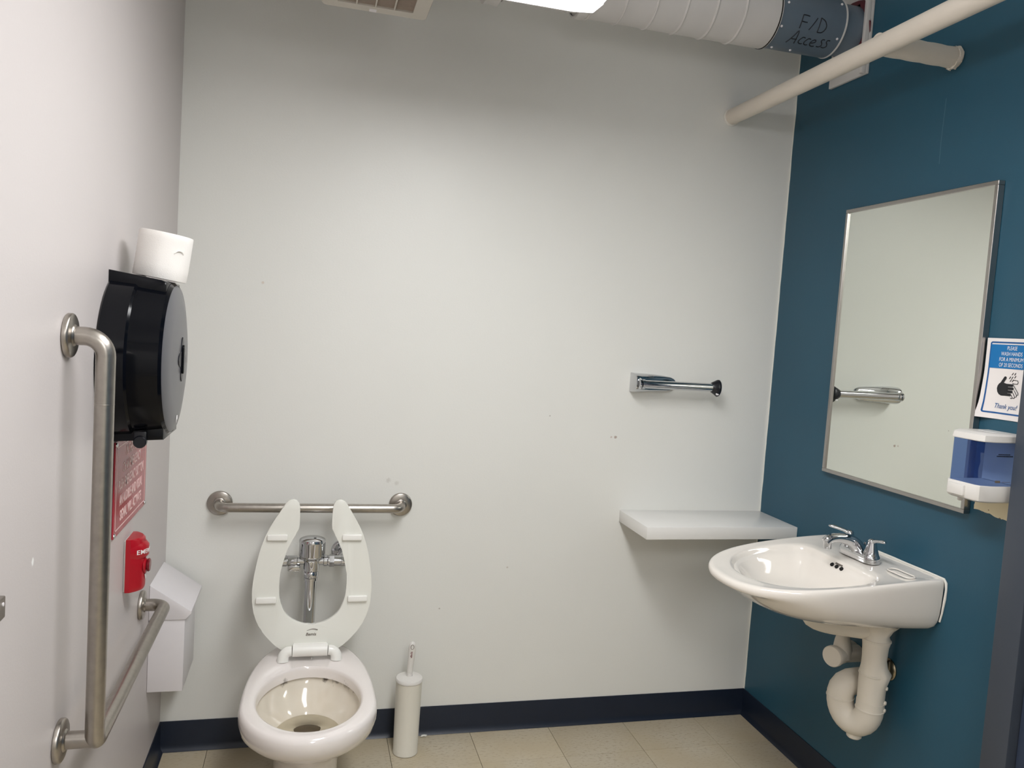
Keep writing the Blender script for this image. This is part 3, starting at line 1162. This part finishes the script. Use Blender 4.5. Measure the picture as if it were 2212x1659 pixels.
lathe(bm, [(.0175, .073), (.0175, .095), (.019, .097), (.019, .125), (.015, .129)], (FX, FY, .69), (1, 0, 0), 28)
lathe(bm, [(.018, -.03), (.018, .005)], (FX + .105, FY, .69), (0, -1, 0), 28)
lathe(bm, [(.0165, 0), (.0165, .10)], (FX + .105, -.12, .69), (0, 1, 0), 24)
finish('control_stop', bm, 'chrome', fv)
bm = bmesh.new()
lathe(bm, [(.038, .0005), (.039, .003), (.036, .008), (.028, .013), (.022, .016), (.021, .02), (.018, .021)], (FX + .105, 0, .69), (0, -1, 0), 36)
finish('wall_escutcheon', bm, 'chrome', fv)

# ------------------------------------------------------------------ toilet brush
tb = thing('toilet_brush', (.819, -.112, 0), 'white toilet brush standing in its round holder beside the toilet', 'toilet brush')
BX, BY = .819, -.112
bm = bmesh.new()
lathe(bm, [(.040, .0005), (.0435, .002), (.0435, .006), (.0425, .008), (.0455, .255), (.0455, .262)], (BX, BY, 0), (0, 0, 1), 40)
finish('holder', bm, 'white_plastic_b', tb)
bm = bmesh.new()
lathe(bm, [(.046, .258), (.0478, .260), (.0478, .266), (.045, .270), (.02, .274), (.011, .276), (.010, .285)], (BX, BY, 0), (0, 0, 1), 40)
finish('lid', bm, 'white_plastic', tb)
bm = bmesh.new()
pts = [(0, .274), (.0, .30), (.002, .33), (.004, .36), (.0045, .385)]
tube(bm, [(BX + .0 + x, BY, z) for x, z in pts] + [(BX + .004, BY, .392), (BX + .003, BY, .397)], [.0070, .0068, .0078, .0088, .0085, .0065, .002], 20, flat=1.5)
hd = finish('handle', bm, 'white_plastic', tb, sub=1)
bm = bmesh.new()
tube(bm, [(BX + .0035 + .0055 * math.cos(a), BY - .0080, .380 + .008 * math.sin(a)) for a in [2 * math.pi * k / 16 for k in range(17)]], .0009, 6)
finish('hanging_hole_rim', bm, 'print_grey', hd)
text_part('brand_print', 'vileda', .010, axes((BX + .0045, BY - .0082, .353), (0, 0, 1), (-1, 0, 0), (0, -1, 0)), 'red_print', hd, bold=.0002)

# ------------------------------------------------------------------ folding arm holder on the back wall
pt = thing('roll_holder', (1.7, 0, 1.30), 'chrome roll holder arm with black end knob above the shelf', 'holder')
bm = bmesh.new()
rings = []
HZ = 1.331
for x, d, h in [(1.606, .060, .034), (1.6075, .063, .036), (1.615, .064, .036), (1.63, .060, .036), (1.66, .043, .035), (1.70, .028, .033), (1.74, .018, .030), (1.77, .012, .026), (1.785, .009, .020), (1.793, .006, .010)]:
    rr = []
    for k in range(25):
        a = math.pi * k / 24
        c, s = math.cos(a), math.sin(a)
        rr.append(V((x, -.0004 - d * abs(s) ** .55, HZ - h * math.copysign(abs(c) ** .7, c))))
    rings.append(rr)
rings = [[V((p.x, p.y, p.z)) for p in r] for r in rings]
loft(bm, rings, True, True)
finish('base', bm, 'chrome', pt, smooth=40)
ay, az = -.066, 1.329
bm = bmesh.new()
lathe(bm, [(.0155, 0), (.019, .002), (.019, .008), (.016, .010)], (1.612, ay, az), (1, 0, 0), 28)
finish('pivot_ring', bm, 'chrome', pt)
bm = bmesh.new()
lathe(bm, [(.013, 0), (.013, .0012), (0, .0013)], (1.6125, ay, az), (-1, 0, 0), 24, False, False)
finish('pivot_cap', bm, 'chrome_dark', pt)
bm = bmesh.new()
lathe(bm, [(.0145, .012), (.018, .013), (.018, .024), (.0145, .026)], (1.612, ay, az), (1, 0, 0), 28)
finish('collar', bm, 'chrome', pt)
bm = bmesh.new()
tube(bm, [(1.63, ay, az), (1.915, ay, az)], .0158, 28)
finish('arm', bm, 'chrome', pt)
bm = bmesh.new()
rings = []
for x, rz, ry, dz in [(x + .030, a * 1.12, b, c) for x, a, b, c in [(1.880, .0155, .0155, 0), (1.884, .018, .018, 0), (1.896, .024, .021, -.001), (1.905, .029, .022, -.002), (1.911, .0285, .022, -.001), (1.915, .024, .019, 0), (1.918, .014, .011, 0)]]:
    rings.append([V((x, ay + ry * math.cos(2 * math.pi * k / 28), az + dz + rz * math.sin(2 * math.pi * k / 28))) for k in range(28)])
loft(bm, rings, True, True)
finish('end_knob', bm, 'black_matte', pt, smooth=50)
bm = bmesh.new()
prism(bm, rrect(-.006, .006, -.004, .004, .003), .0012, axes((1.929, ay - .016, az - .024), (1, 0, 0), (0, .55, .83), (0, -.83, .55)))
finish('release_tab', bm, 'white_metal', pt)
bm = bmesh.new()
em = axes((1.672, -.0405, HZ + .0265), (.93, .37, 0), (-.2, .5, .84), (.31, -.78, .5))
oval = rrect(-.013, .013, -.0045, .0045, .0044)
tube(bm, [em @ V((x, y, 0)) for x, y in oval + oval[:1]], .0006, 6, False)
finish('engraved_mark', bm, 'print_grey', pt)

# ------------------------------------------------------------------ shelf
tag(boxo('wall_shelf', (1.6044, -.256, .7945), (W - .0005, -.0005, .839), 'shelf', None, .0015), 'thick white laminate wall shelf in the corner beside the sink', 'shelf')

# ------------------------------------------------------------------ mirror
mi = thing('wall_mirror', (W, -.7, 1.0767), 'tall framed rectangular mirror on the teal wall above the sink', 'mirror')
my0, my1, mz0, mz1 = -1.0085, -.391, 1.0767, 1.9815
boxo('backing', (W - .013, my0 + .003, mz0 + .003), (W - .0005, my1 - .003, mz1 - .003), 'gap_dark', mi)
boxo('glass', (W - .0165, my0 + .006, mz0 + .006), (W - .013, my1 - .006, mz1 - .006), 'mirror', mi)
fw = .012
for nm, a, b in (('frame_rail', (my0, mz0), (my1, mz0 + fw)), ('frame_rail', (my0, mz1 - fw), (my1, mz1)),
                 ('frame_stile', (my0, mz0 + fw), (my0 + fw, mz1 - fw)), ('frame_stile', (my1 - fw, mz0 + fw), (my1, mz1 - fw))):
    boxo(nm, (W - .022, a[0], a[1]), (W - .0004, b[0], b[1]), 'alu', mi, .0012, 1)

# ------------------------------------------------------------------ soap dispenser
sd = thing('soap_dispenser', (W, -1.095, 1.138), 'white soap dispenser with translucent blue tank beside the mirror', 'soap dispenser')
DY0, DY1, DX = -1.152, -1.034, W - .122


def dplan(ins=0.0, dx=0.0):
    return [(W - .0006, DY0 + ins), (DX + .03 + dx, DY0 + ins), (DX + .006 + dx, DY0 + .008 + ins), (DX + dx, DY0 + .02 + ins), (DX + dx, DY1 - .014 - ins), (DX + .008 + dx, DY1 - .004 - ins), (DX + .03 + dx, DY1 - ins), (W - .0006, DY1 - ins)]


def dsec(z, ins=0.0, dx=0.0):
    return [V((x, y, z)) for x, y in dplan(ins, dx)]


bm = bmesh.new()
loft(bm, [dsec(1.294, .001, .001), dsec(1.296), dsec(1.310, .001, .002), dsec(1.3155, .006, .012)], True, True)
finish('cap', bm, 'white_plastic', sd, smooth=30)
bm = bmesh.new()
prism(bm, rrect(-.06, -.02, -.03, .03, .004), .001, axes((W, -1.093, 1.3152), (1, 0, 0), (0, 1, 0), (0, 0, 1)))
finish('cap_panel', bm, 'shelf', sd)
bm = bmesh.new()
loft(bm, [dsec(1.138, .006, .010), dsec(1.142, .001, .002), dsec(1.146), dsec(1.180), dsec(1.182, .001, .001)], True, True)
finish('base', bm, 'white_plastic', sd, smooth=30)
bm = bmesh.new()
loft(bm, [dsec(1.181, .003, .004), dsec(1.295, .003, .004)], True, True)
finish('tank', bm, 'blue_tank', sd, smooth=20)
boxo('back_plate', (W - .006, DY0 + .006, 1.183), (W - .0006, DY1 - .006, 1.293), 'white_plastic', sd)
bm = bmesh.new()
box(bm, (DX - .007, DY1 - .072, 1.146), (DX + .01, DY1 - .018, 1.176), .004)
finish('push_lever', bm, 'white_plastic', sd)
bm = bmesh.new()
lathe(bm, [(.006, 0), (.006, .018), (.004, .02)], (DX + .03, DY1 - .028, 1.146), (0, 0, -1), 14)
finish('nozzle', bm, 'white_plastic', sd)
msd = axes((W - .055, DY0 - .0006 + .003, 1.194), (1, 0, 0), (0, 0, 1), (0, -1, 0))
bm = bmesh.new()
prism(bm, rrect(-.022, -.006, -.003, .003, .0006), .0004, msd)
finish('brand_plate', bm, 'print_grey', sd, smooth=0)
for nm, rows, mat_ in (('label_print', [(-.020, .017, .070, .0012), (-.025, .026, .0655, .0014)], 'print_black'), ('brand_print', [(.000, .026, -.0008, .0006)], 'print_grey')):
    bm = bmesh.new()
    for x0, x1, zc, hh in rows:      # lines of print too small to read
        x = x0
        while x < x1:
            wd = random.uniform(.0015, .004)
            prism(bm, [(x, zc - hh), (min(x + wd, x1), zc - hh), (min(x + wd, x1), zc + hh), (x, zc + hh)], .0003, msd)
            x += wd + .0007
    finish(nm, bm, mat_, sd, smooth=0)

# ------------------------------------------------------------------ hand washing sign
hs = thing('hand_washing_sign', (W, -1.08, 1.348), 'blue and white wash hands notice taped above the soap dispenser', 'sign')
HY0, HZ0, HW, HH = -1.0125, 1.347, .150, .214


def hpt(u, v, off=.001):
    """u right 0..HW (towards -y), v up 0..HH; lower left corner lifts off the wall"""
    lift = .014 * max(0, 1 - u / .05) ** 1.5 * max(0, 1 - v / .13) ** 1.3 + .004 * max(0, 1 - u / .04)
    return V((W - off - lift - .0015, HY0 - u + lift * -.1 + .010 * max(0, 1 - v / .06) ** 2 * max(0, 1 - u / .03), HZ0 + v))


def hflat(poly, off, name, mat):
    bm = bmesh.new()
    a = [bm.verts.new(hpt(x, y, off)) for x, y in poly]
    bm.faces.new(a)
    bmesh.ops.triangulate(bm, faces=bm.faces)
    return finish(name, bm, mat, hs, smooth=0, recalc=False)


bm = bmesh.new()
nu, nv = 16, 16
for side, off in ((0, .0014), (1, .0008)):
    g = [[bm.verts.new(hpt(HW * i / nu, HH * j / nv, off)) for j in range(nv + 1)] for i in range(nu + 1)]
    for i in range(nu):
        for j in range(nv):
            bm.faces.new((g[i][j], g[i + 1][j], g[i + 1][j + 1], g[i][j + 1]))
finish('paper', bm, 'sign_paper', hs, smooth=80)


def hgrid(u0, u1, v0, v1, off, name, mat, k=8):
    bm = bmesh.new()
    g = [[bm.verts.new(hpt(u0 + (u1 - u0) * i / k, v0 + (v1 - v0) * j / k, off)) for j in range(k + 1)] for i in range(k + 1)]
    for i in range(k):
        for j in range(k):
            bm.faces.new((g[i][j], g[i + 1][j], g[i + 1][j + 1], g[i][j + 1]))
    return finish(name, bm, mat, hs, smooth=80)


def hborder(r, w, off, name, mat):
    bm = bmesh.new()
    o_ = rrect(.0105, HW - .0105, .014, HH - .009, r)
    i_ = rrect(.0105 + w, HW - .0105 - w, .014 + w, HH - .009 - w, r - w)
    # refine straight edges so it follows the curl
    def dens(p):
        out = []
        for a, b in zip(p, p[1:] + p[:1]):
            for k in range(8):
                out.append((a[0] + (b[0] - a[0]) * k / 8, a[1] + (b[1] - a[1]) * k / 8))
        return out
    A, B = dens(o_), dens(i_)
    va = [bm.verts.new(hpt(x, y, off)) for x, y in A]
    vb = [bm.verts.new(hpt(x, y, off)) for x, y in B]
    n = len(A)
    for k in range(n):
        bm.faces.new((va[k], va[(k + 1) % n], vb[(k + 1) % n], vb[k]))
    return finish(name, bm, mat, hs, smooth=0)


hborder(.006, .0042, .0019, 'border', 'sign_navy')
hgrid(.0140, HW - .0140, .1345, HH - .0165, .0022, 'header_panel', 'sign_blue')


def hwarp(u0, v0, off=.0026):
    return lambda p: hpt(u0 + p.x, v0 + p.y, off + p.z)


for i, ln in enumerate(['PLEASE', 'WASH HANDS', 'FOR A MINIMUM', 'OF 20 SECONDS']):
    text_part('lettering', ln, .0145, None, 'letter_white', hs, extr=.0, bold=.0, sx=.68, shear=.06, warp=hwarp(.077, .1835 - i * .0148))
text_part('thank_you', 'Thank you!', .0185, None, 'sign_navy', hs, extr=.0, bold=.0, sx=.82, shear=.35, warp=hwarp(.074, .0290))
# hands pictogram


def hcaps(p, q, r, off, name, mat, n=8):
    d = (V((q[0], q[1])) - V((p[0], p[1]))).normalized()
    a0 = math.atan2(d.y, d.x)
    poly = [(q[0] + r * math.cos(a0 - math.pi / 2 + math.pi * k / n), q[1] + r * math.sin(a0 - math.pi / 2 + math.pi * k / n)) for k in range(n + 1)]
    poly += [(p[0] + r * math.cos(a0 + math.pi / 2 + math.pi * k / n), p[1] + r * math.sin(a0 + math.pi / 2 + math.pi * k / n)) for k in range(n + 1)]
    return hflat(poly, off, name, mat)


hflat([(.0485, .0945), (.056, .0990), (.066, .0965), (.076, .0945), (.077, .079), (.074, .0640), (.058, .0630), (.0500, .0660), (.0450, .0725), (.0430, .0810), (.0445, .0890)], .0024, 'dark_palm', 'print_black')
hcaps((.0525, .0900), (.0655, .1105), .0040, .0025, 'dark_thumb', 'print_black')
for p, q in (((.070, .0918), (.0885, .0918)), ((.070, .0835), (.0910, .0835)), ((.070, .0752), (.0885, .0752)), ((.070, .0672), (.0845, .0672))):
    hcaps(p, q, .0035, .0025, 'dark_finger', 'print_black')


def hline(pts, w, name, mat='print_black', off=.0024):
    bm = bmesh.new()
    tube(bm, [hpt(x, y, off) for x, y in pts], w, 6)
    return finish(name, bm, mat, hs)


hline([(.089, .0975), (.093, .0965), (.103, .0965), (.1055, .1000), (.1035, .1055), (.091, .1065)], .0008, 'pale_hand_line')
hline([(.090, .0955), (.108, .0735), (.1085, .0690), (.1045, .0680), (.0955, .0800)], .0008, 'pale_hand_line')
hline([(.1045, .0680), (.104, .0635), (.100, .0620), (.0930, .0725)], .0008, 'pale_hand_line')
hline([(.100, .0620), (.097, .0590), (.0925, .0600), (.0885, .0670)], .0008, 'pale_hand_line')
hline([(.0925, .0600), (.089, .0575), (.0865, .0600)], .0008, 'pale_hand_line')
for x, y in [(.0865, .122), (.094, .122), (.0795, .112), (.0865, .112), (.0950, .1145), (.0825, .1045), (.089, .1045)]:
    hline([(x - .0018, y - .003), (x + .0018, y + .003)], .0008, 'water_drop')

# ------------------------------------------------------------------ sink
SYC = -.712
sk = thing('wall_sink', (W, SYC, .69), 'white porcelain wall hung sink on the teal wall', 'sink')
outer = [(0, .245), (.06, .2465), (.12, .2465), (.20, .245), (.28, .240), (.36, .229), (.43, .210), (.49, .180), (.535, .138), (.562, .090), (.574, .045), (.577, 0)]
inner = [(.165, .135), (.172, .163), (.195, .183), (.24, .195), (.30, .195), (.36, .184), (.415, .160), (.46, .122), (.487, .075), (.500, .035), (.503, 0)]
NO, NM = 33, 14


def full_loop(halfpts):
    h = resample([(a, b, 0) for a, b in halfpts], NO)
    arc = [(p.x, p.y) for p in h] + [(p.x, -p.y) for p in reversed(h[:-1])]
    (u0_, v0_), (u1_, v1_) = arc[-1], arc[0]
    back = [(u0_ + (u1_ - u0_) * k / (NM + 1), v0_ + (v1_ - v0_) * k / (NM + 1)) for k in range(1, NM + 1)]
    return arc + back


OL, IL = full_loop(outer), full_loop(inner)


def zr(u):
    return .872 - .05 * min(1, max(0, (u - .04) / .53)) ** 1.25


def sp(u, v, z):
    return V((W - .0006 - u, SYC + v, z))


def oring(su, sv, f, du_=0.0):
    return [sp(u * su + du_ * 0, v * sv, f(u, v)) for u, v in OL]


def iring(s, f, uc=.32):
    return [sp(uc + (u - uc) * s, v * s, f(u, v)) for u, v in IL]


bm = bmesh.new()
zb = lambda u, v: .730 + .045 * (u / .577) ** 1.2
rings = [
    [sp(.235 + (u - .25) * .22, v * .22, .688) for u, v in OL],
    oring(.62, .50, lambda u, v: .693 + .012 * (u / .577)),
    oring(.80, .80, lambda u, v: .708 + .022 * (u / .577)),
    oring(.905, .935, zb),
    oring(.965, .985, lambda u, v: zb(u, v) + .028 + .0 * u),
    oring(.992, 1.0, lambda u, v: zr(u) - .030),
    oring(1.0, 1.002, lambda u, v: zr(u) - .014),
    oring(.993, .992, lambda u, v: zr(u) - .003),
    oring(.972, .968, lambda u, v: zr(u) + .0005),
    [sp(u * .945, v * .935, zr(u) - .0015) for u, v in OL],
    iring(1.03, lambda u, v: zr(u) - .006),
    iring(1.0, lambda u, v: zr(u) - .010),
    iring(.975, lambda u, v: zr(u) - .026),
    iring(.90, lambda u, v: zr(u) * .5 + .40),
    iring(.78, lambda u, v: .785),
    iring(.58, lambda u, v: .752),
    iring(.34, lambda u, v: .739),
    iring(.13, lambda u, v: .735)]
loft(bm, rings, True, True)
basin = finish('basin', bm, 'porcelain', sk, smooth=70, sub=1)
bm = bmesh.new()
lathe(bm, [(.022, -.004), (.026, 0), (.026, .002), (.020, .003), (.012, .001), (0, .0005)], sp(.32, 0, .737), (0, 0, 1), 28, False, False)
finish('drain', bm, 'chrome', sk)
# soap recess on the right of the deck
bm = bmesh.new()
rr = rrect(-.016, .016, -.045, .045, .014)
tube(bm, [sp(.085 + x, -.165 + y, zr(.085 + x) - .0012) for x, y in rr + rr[:1]], .0022, 8, False)
finish('soap_rest', bm, 'porcelain', sk, smooth=60)
# caulk bead along the wall
bm = bmesh.new()
cp = [(.236, .748), (.2415, .775), (.2465, .82), (.2475, .845), (.245, .863), (.237, .873)]
pts = [sp(.002, -v, z) for v, z in cp] + [sp(.002, -.237 + .474 * k / 12, .8735) for k in range(1, 12)] + [sp(.002, v, z) for v, z in reversed(cp)]
tube(bm, pts, [.0028 + .0012 * random.random() for _ in pts], 8)
finish('caulk_bead', bm, 'caulk', sk)
# overflow holes on the back slope of the bowl and the small maker's mark above them
def backslope(v, t):
    """point on the rear basin wall, t 0 top .. 1 lower"""
    a = sp(.320 + (.165 - .320) * .985, v, zr(.17) - .020)
    b = sp(.320 + (.165 - .320) * .90, v, zr(.17) * .5 + .40)
    return a.lerp(b, t)


bdir = (backslope(0, 1) - backslope(0, 0)).normalized()
bn_ = V((0, -1, 0)).cross(bdir).normalized()
if bn_.z < 0:
    bn_ = -bn_
for v in (-.022, 0, .022):
    bm = bmesh.new()
    lathe(bm, [(.0062, -.002), (.0062, .0022), (0, .0021)], backslope(v - .0, .55), bn_, 18, False, False)
    finish('overflow_hole', bm, 'gap_dark', sk)
for i, ln in enumerate(('American', 'Standard')):
    text_part('makers_mark', ln, .0085, axes(backslope(-.002, .10 + .12 * i) + bn_ * .002, (0, -1, 0), tuple(-bdir), tuple(bn_)), 'print_grey', sk, extr=.0003, bold=.0002)

# ------------------------------------------------------------------ faucet
FU, FZ0 = .098, .8695
fa = thing('faucet', (W - FU, SYC, FZ0), 'chrome two handle faucet on the sink deck', 'faucet')
bm = bmesh.new()
ob = rrect(-.026, .026, -.078, .078, .0255, 8)
loft(bm, [[sp(FU + x * s, y * (1 - (1 - s) * .4), FZ0 + z) for x, y in ob] for s, z in ((1, -.004), (1, .010), (.96, .016), (.86, .019), (.5, .021))], True, True)
finish('base', bm, 'chrome', fa, smooth=50)
bm = bmesh.new()
path = [(.0, .012), (.010, .030), (.03, .046), (.06, .056), (.09, .058), (.112, .054), (.124, .044)]
pp = resample([sp(FU + a, 0, FZ0 + b) for a, b in path], 18)
tube(bm, pp, [.024 - .0095 * min(1, k / 11) for k in range(18)], 24)
finish('spout', bm, 'chrome', fa, smooth=60)
bm = bmesh.new()
lathe(bm, [(.0125, -.022), (.0125, -.006), (.0135, -.004), (.0145, .004), (.012, .012), (.006, .017), (0, .018)], sp(FU + .117, 0, FZ0 + .048), (0, 0, 1), 24)
finish('aerator', bm, 'chrome', fa)
bm = bmesh.new()
tube(bm, [sp(FU - .018, 0, FZ0 + .015), sp(FU - .018, 0, FZ0 + .045)], .003, 10)
finish('lift_rod', bm, 'chrome', fa)
for s, dirv in ((1, V((-.80, .60, .0))), (-1, V((-.10, -1.0, 0)))):
    bm = bmesh.new()
    c = sp(FU, s * .051, FZ0)
    lathe(bm, [(.0245, .010), (.0245, .018), (.0225, .020), (.020, .030), (.0155, .045), (.0125, .058), (.0115, .064), (.008, .068), (0, .069)], c, (0, 0, 1), 28)
    hdl = finish('handle_cone', bm, 'chrome', fa, smooth=50)
    bm = bmesh.new()
    d = dirv.normalized()
    pts = [c + V((0, 0, .056)), c + d * .012 + V((0, 0, .064)), c + d * .030 + V((0, 0, .069)), c + d * .050 + V((0, 0, .073)), c + d * .064 + V((0, 0, .074))]
    tube(bm, resample(pts, 12), [.010, .0092, .0085, .008, .0078, .0076, .0075, .0076, .0078, .0075, .006, .003], 18, flat=.7)
    finish('lever', bm, 'chrome', hdl, smooth=60)

# ------------------------------------------------------------------ wrapped drain trap
tp = thing('drain_trap', (2.12, -.8, .45), 'white wrapped drain trap hanging under the sink', 'drain')
bm = bmesh.new()
tube(bm, resample([(1.965, -.70, .6855), (1.975, -.705, .672), (2.01, -.725, .664), (2.06, -.755, .664), (2.115, -.79, .666)], 14), .031, 28)
finish('offset_cover', bm, 'wrap', tp, smooth=60)
bm = bmesh.new()
LX, LY = 2.125, -.803
prof = [(.040, .700), (.046, .694), (.036, .676), (.034, .655), (.040, .640), (.0395, .632), (.038, .62), (.036, .58), (.037, .555), (.0395, .54), (.0395, .50), (.0385, .45), (.0385, .425)]
lathe(bm, [(r, z) for r, z in reversed(prof)], (LX, LY, 0), (0, 0, 1), 32)
for v in bm.verts:   # pinched, torn flap edges towards the wall side
    a = math.atan2(v.co.y - LY, v.co.x - LX)
    if -1.6 < a < -.2:
        k = math.exp(-((v.co.z - .69) / .018) ** 2) * .016 + math.exp(-((v.co.z - .535) / .016) ** 2) * .012 - math.exp(-((v.co.z - .60) / .02) ** 2) * .006
        v.co += V((math.cos(a), math.sin(a), 0)) * k
finish('inlet_cover', bm, 'wrap', tp, smooth=60)
bm = bmesh.new()
OX, OY = 2.088, -.715
u = []
for k in range(15):
    a = math.pi * k / 14
    cxy = V(((LX + OX) / 2, (LY + OY) / 2, 0))
    hv = V((LX - OX, LY - OY, 0)) / 2
    u.append(cxy + hv * math.cos(a) + V((0, 0, .425 - .062 * math.sin(a))))
u = [V((LX, LY, .45))] + u + [V((OX, OY, .436)), V((OX + .003, OY, .448)), V((OX + .014, OY, .461)), V((OX + .032, OY, .468)), V((OX + .06, OY, .470)), V((W - .0008, OY, .471))]
tube(bm, u, .040, 30)
finish('trap_bend_cover', bm, 'wrap', tp, smooth=60)
for p, d in (((LX, LY, .640), (0, 0, 1)), ((LX, LY, .535), (0, 0, 1)), ((LX, LY, .425), (0, 0, 1)), ((OX, OY, .425), (.0, 0, 1))):
    bm = bmesh.new()
    lathe(bm, [(.039, -.003), (.0418, -.0015), (.0418, .0015), (.039, .003)], p, d, 32, False, False)
    finish('seam_band', bm, 'wrap', tp)
bm = bmesh.new()
cx, cy = (LX + OX) / 2 + .004, (LY + OY) / 2 - .006
lathe(bm, [(.030, .362), (.024, .338), (.022, .322), (.018, .318)], (cx, cy, -.003), (0, 0, 1), 24)
finish('cleanout_cover', bm, 'wrap', tp)
for z in (.432, .455, .50, .527):
    bm = bmesh.new()
    p = V((LX, LY, z)) + V((.62, -.78, 0)) * .0385
    lathe(bm, [(.006, -.002), (.006, .004), (.004, .006)], p, (.62, -.78, 0), 10)
    finish('fastener', bm, 'wrap', tp)

sv = thing('supply_valve', (2.14, -.62, .5), 'white wrapped supply valve cover left of the drain trap', 'valve')
VX, VY, VZ = 2.135, -.634, .522
bm = bmesh.new()
tube(bm, resample([(VX + .01, VY, VZ - .01), (VX + .01, VY, VZ + .02), (VX + .008, VY, VZ + .045), (VX + .008, VY, VZ + .08), (VX + .008, VY, .70)], 14), [.031, .030, .029, .027, .024, .021, .019, .018, .0175, .0175, .0175, .0175, .0175, .0175], 24)
finish('riser_cover', bm, 'wrap', sv, smooth=60)
bm = bmesh.new()
lathe(bm, [(.031, -.072), (.031, 0), (.0315, .030), (.030, .034)], (VX, VY, VZ), (-.93, -.37, 0), 28)
lathe(bm, [(.027, 0), (.027, W - .001 - VX - .012)], (VX + .012, VY, VZ), (1, 0, 0), 24)
finish('valve_cover', bm, 'wrap', sv, smooth=60)
bm = bmesh.new()
lathe(bm, [(.0325, .028), (.0335, .029), (.0335, .042), (.0315, .0445), (0, .045)], (VX, VY, VZ), (-.93, -.37, 0), 28, False)
finish('end_cap', bm, 'wrap', sv, smooth=40)

ex = thing('supply_escutcheon', (W, -.772, .5), 'tarnished metal wall ring half hidden behind the drain trap', 'escutcheon')
bm = bmesh.new()
lathe(bm, [(.034, .0005), (.0345, .004), (.031, .009), (.022, .013), (.014, .014)], (W, -.772, .531), (-1, 0, 0), 32)
finish('ring', bm, 'brass_ring', ex)
bm = bmesh.new()
tube(bm, bend([(W - .001, -.772, .531), (W - .024, -.772, .531), (W - .024, -.772, .715)], .012), .008, 14)
finish('supply_pipe', bm, 'chrome_dark', ex)

# torn paint flake on the floor beside the brush
bm = bmesh.new()
fl = [(0, 0), (.012, .004), (.02, .0), (.024, .008), (.014, .012), (.004, .01)]
prism(bm, fl, .004, axes((.885, -.03, .0035), (1, 0, 0), (0, 1, 0), (0, .15, 1)), .001, 1)
tag(finish('paint_flake', bm, 'caulk'), 'tiny white flake lying on the floor behind the toilet brush', 'flake')
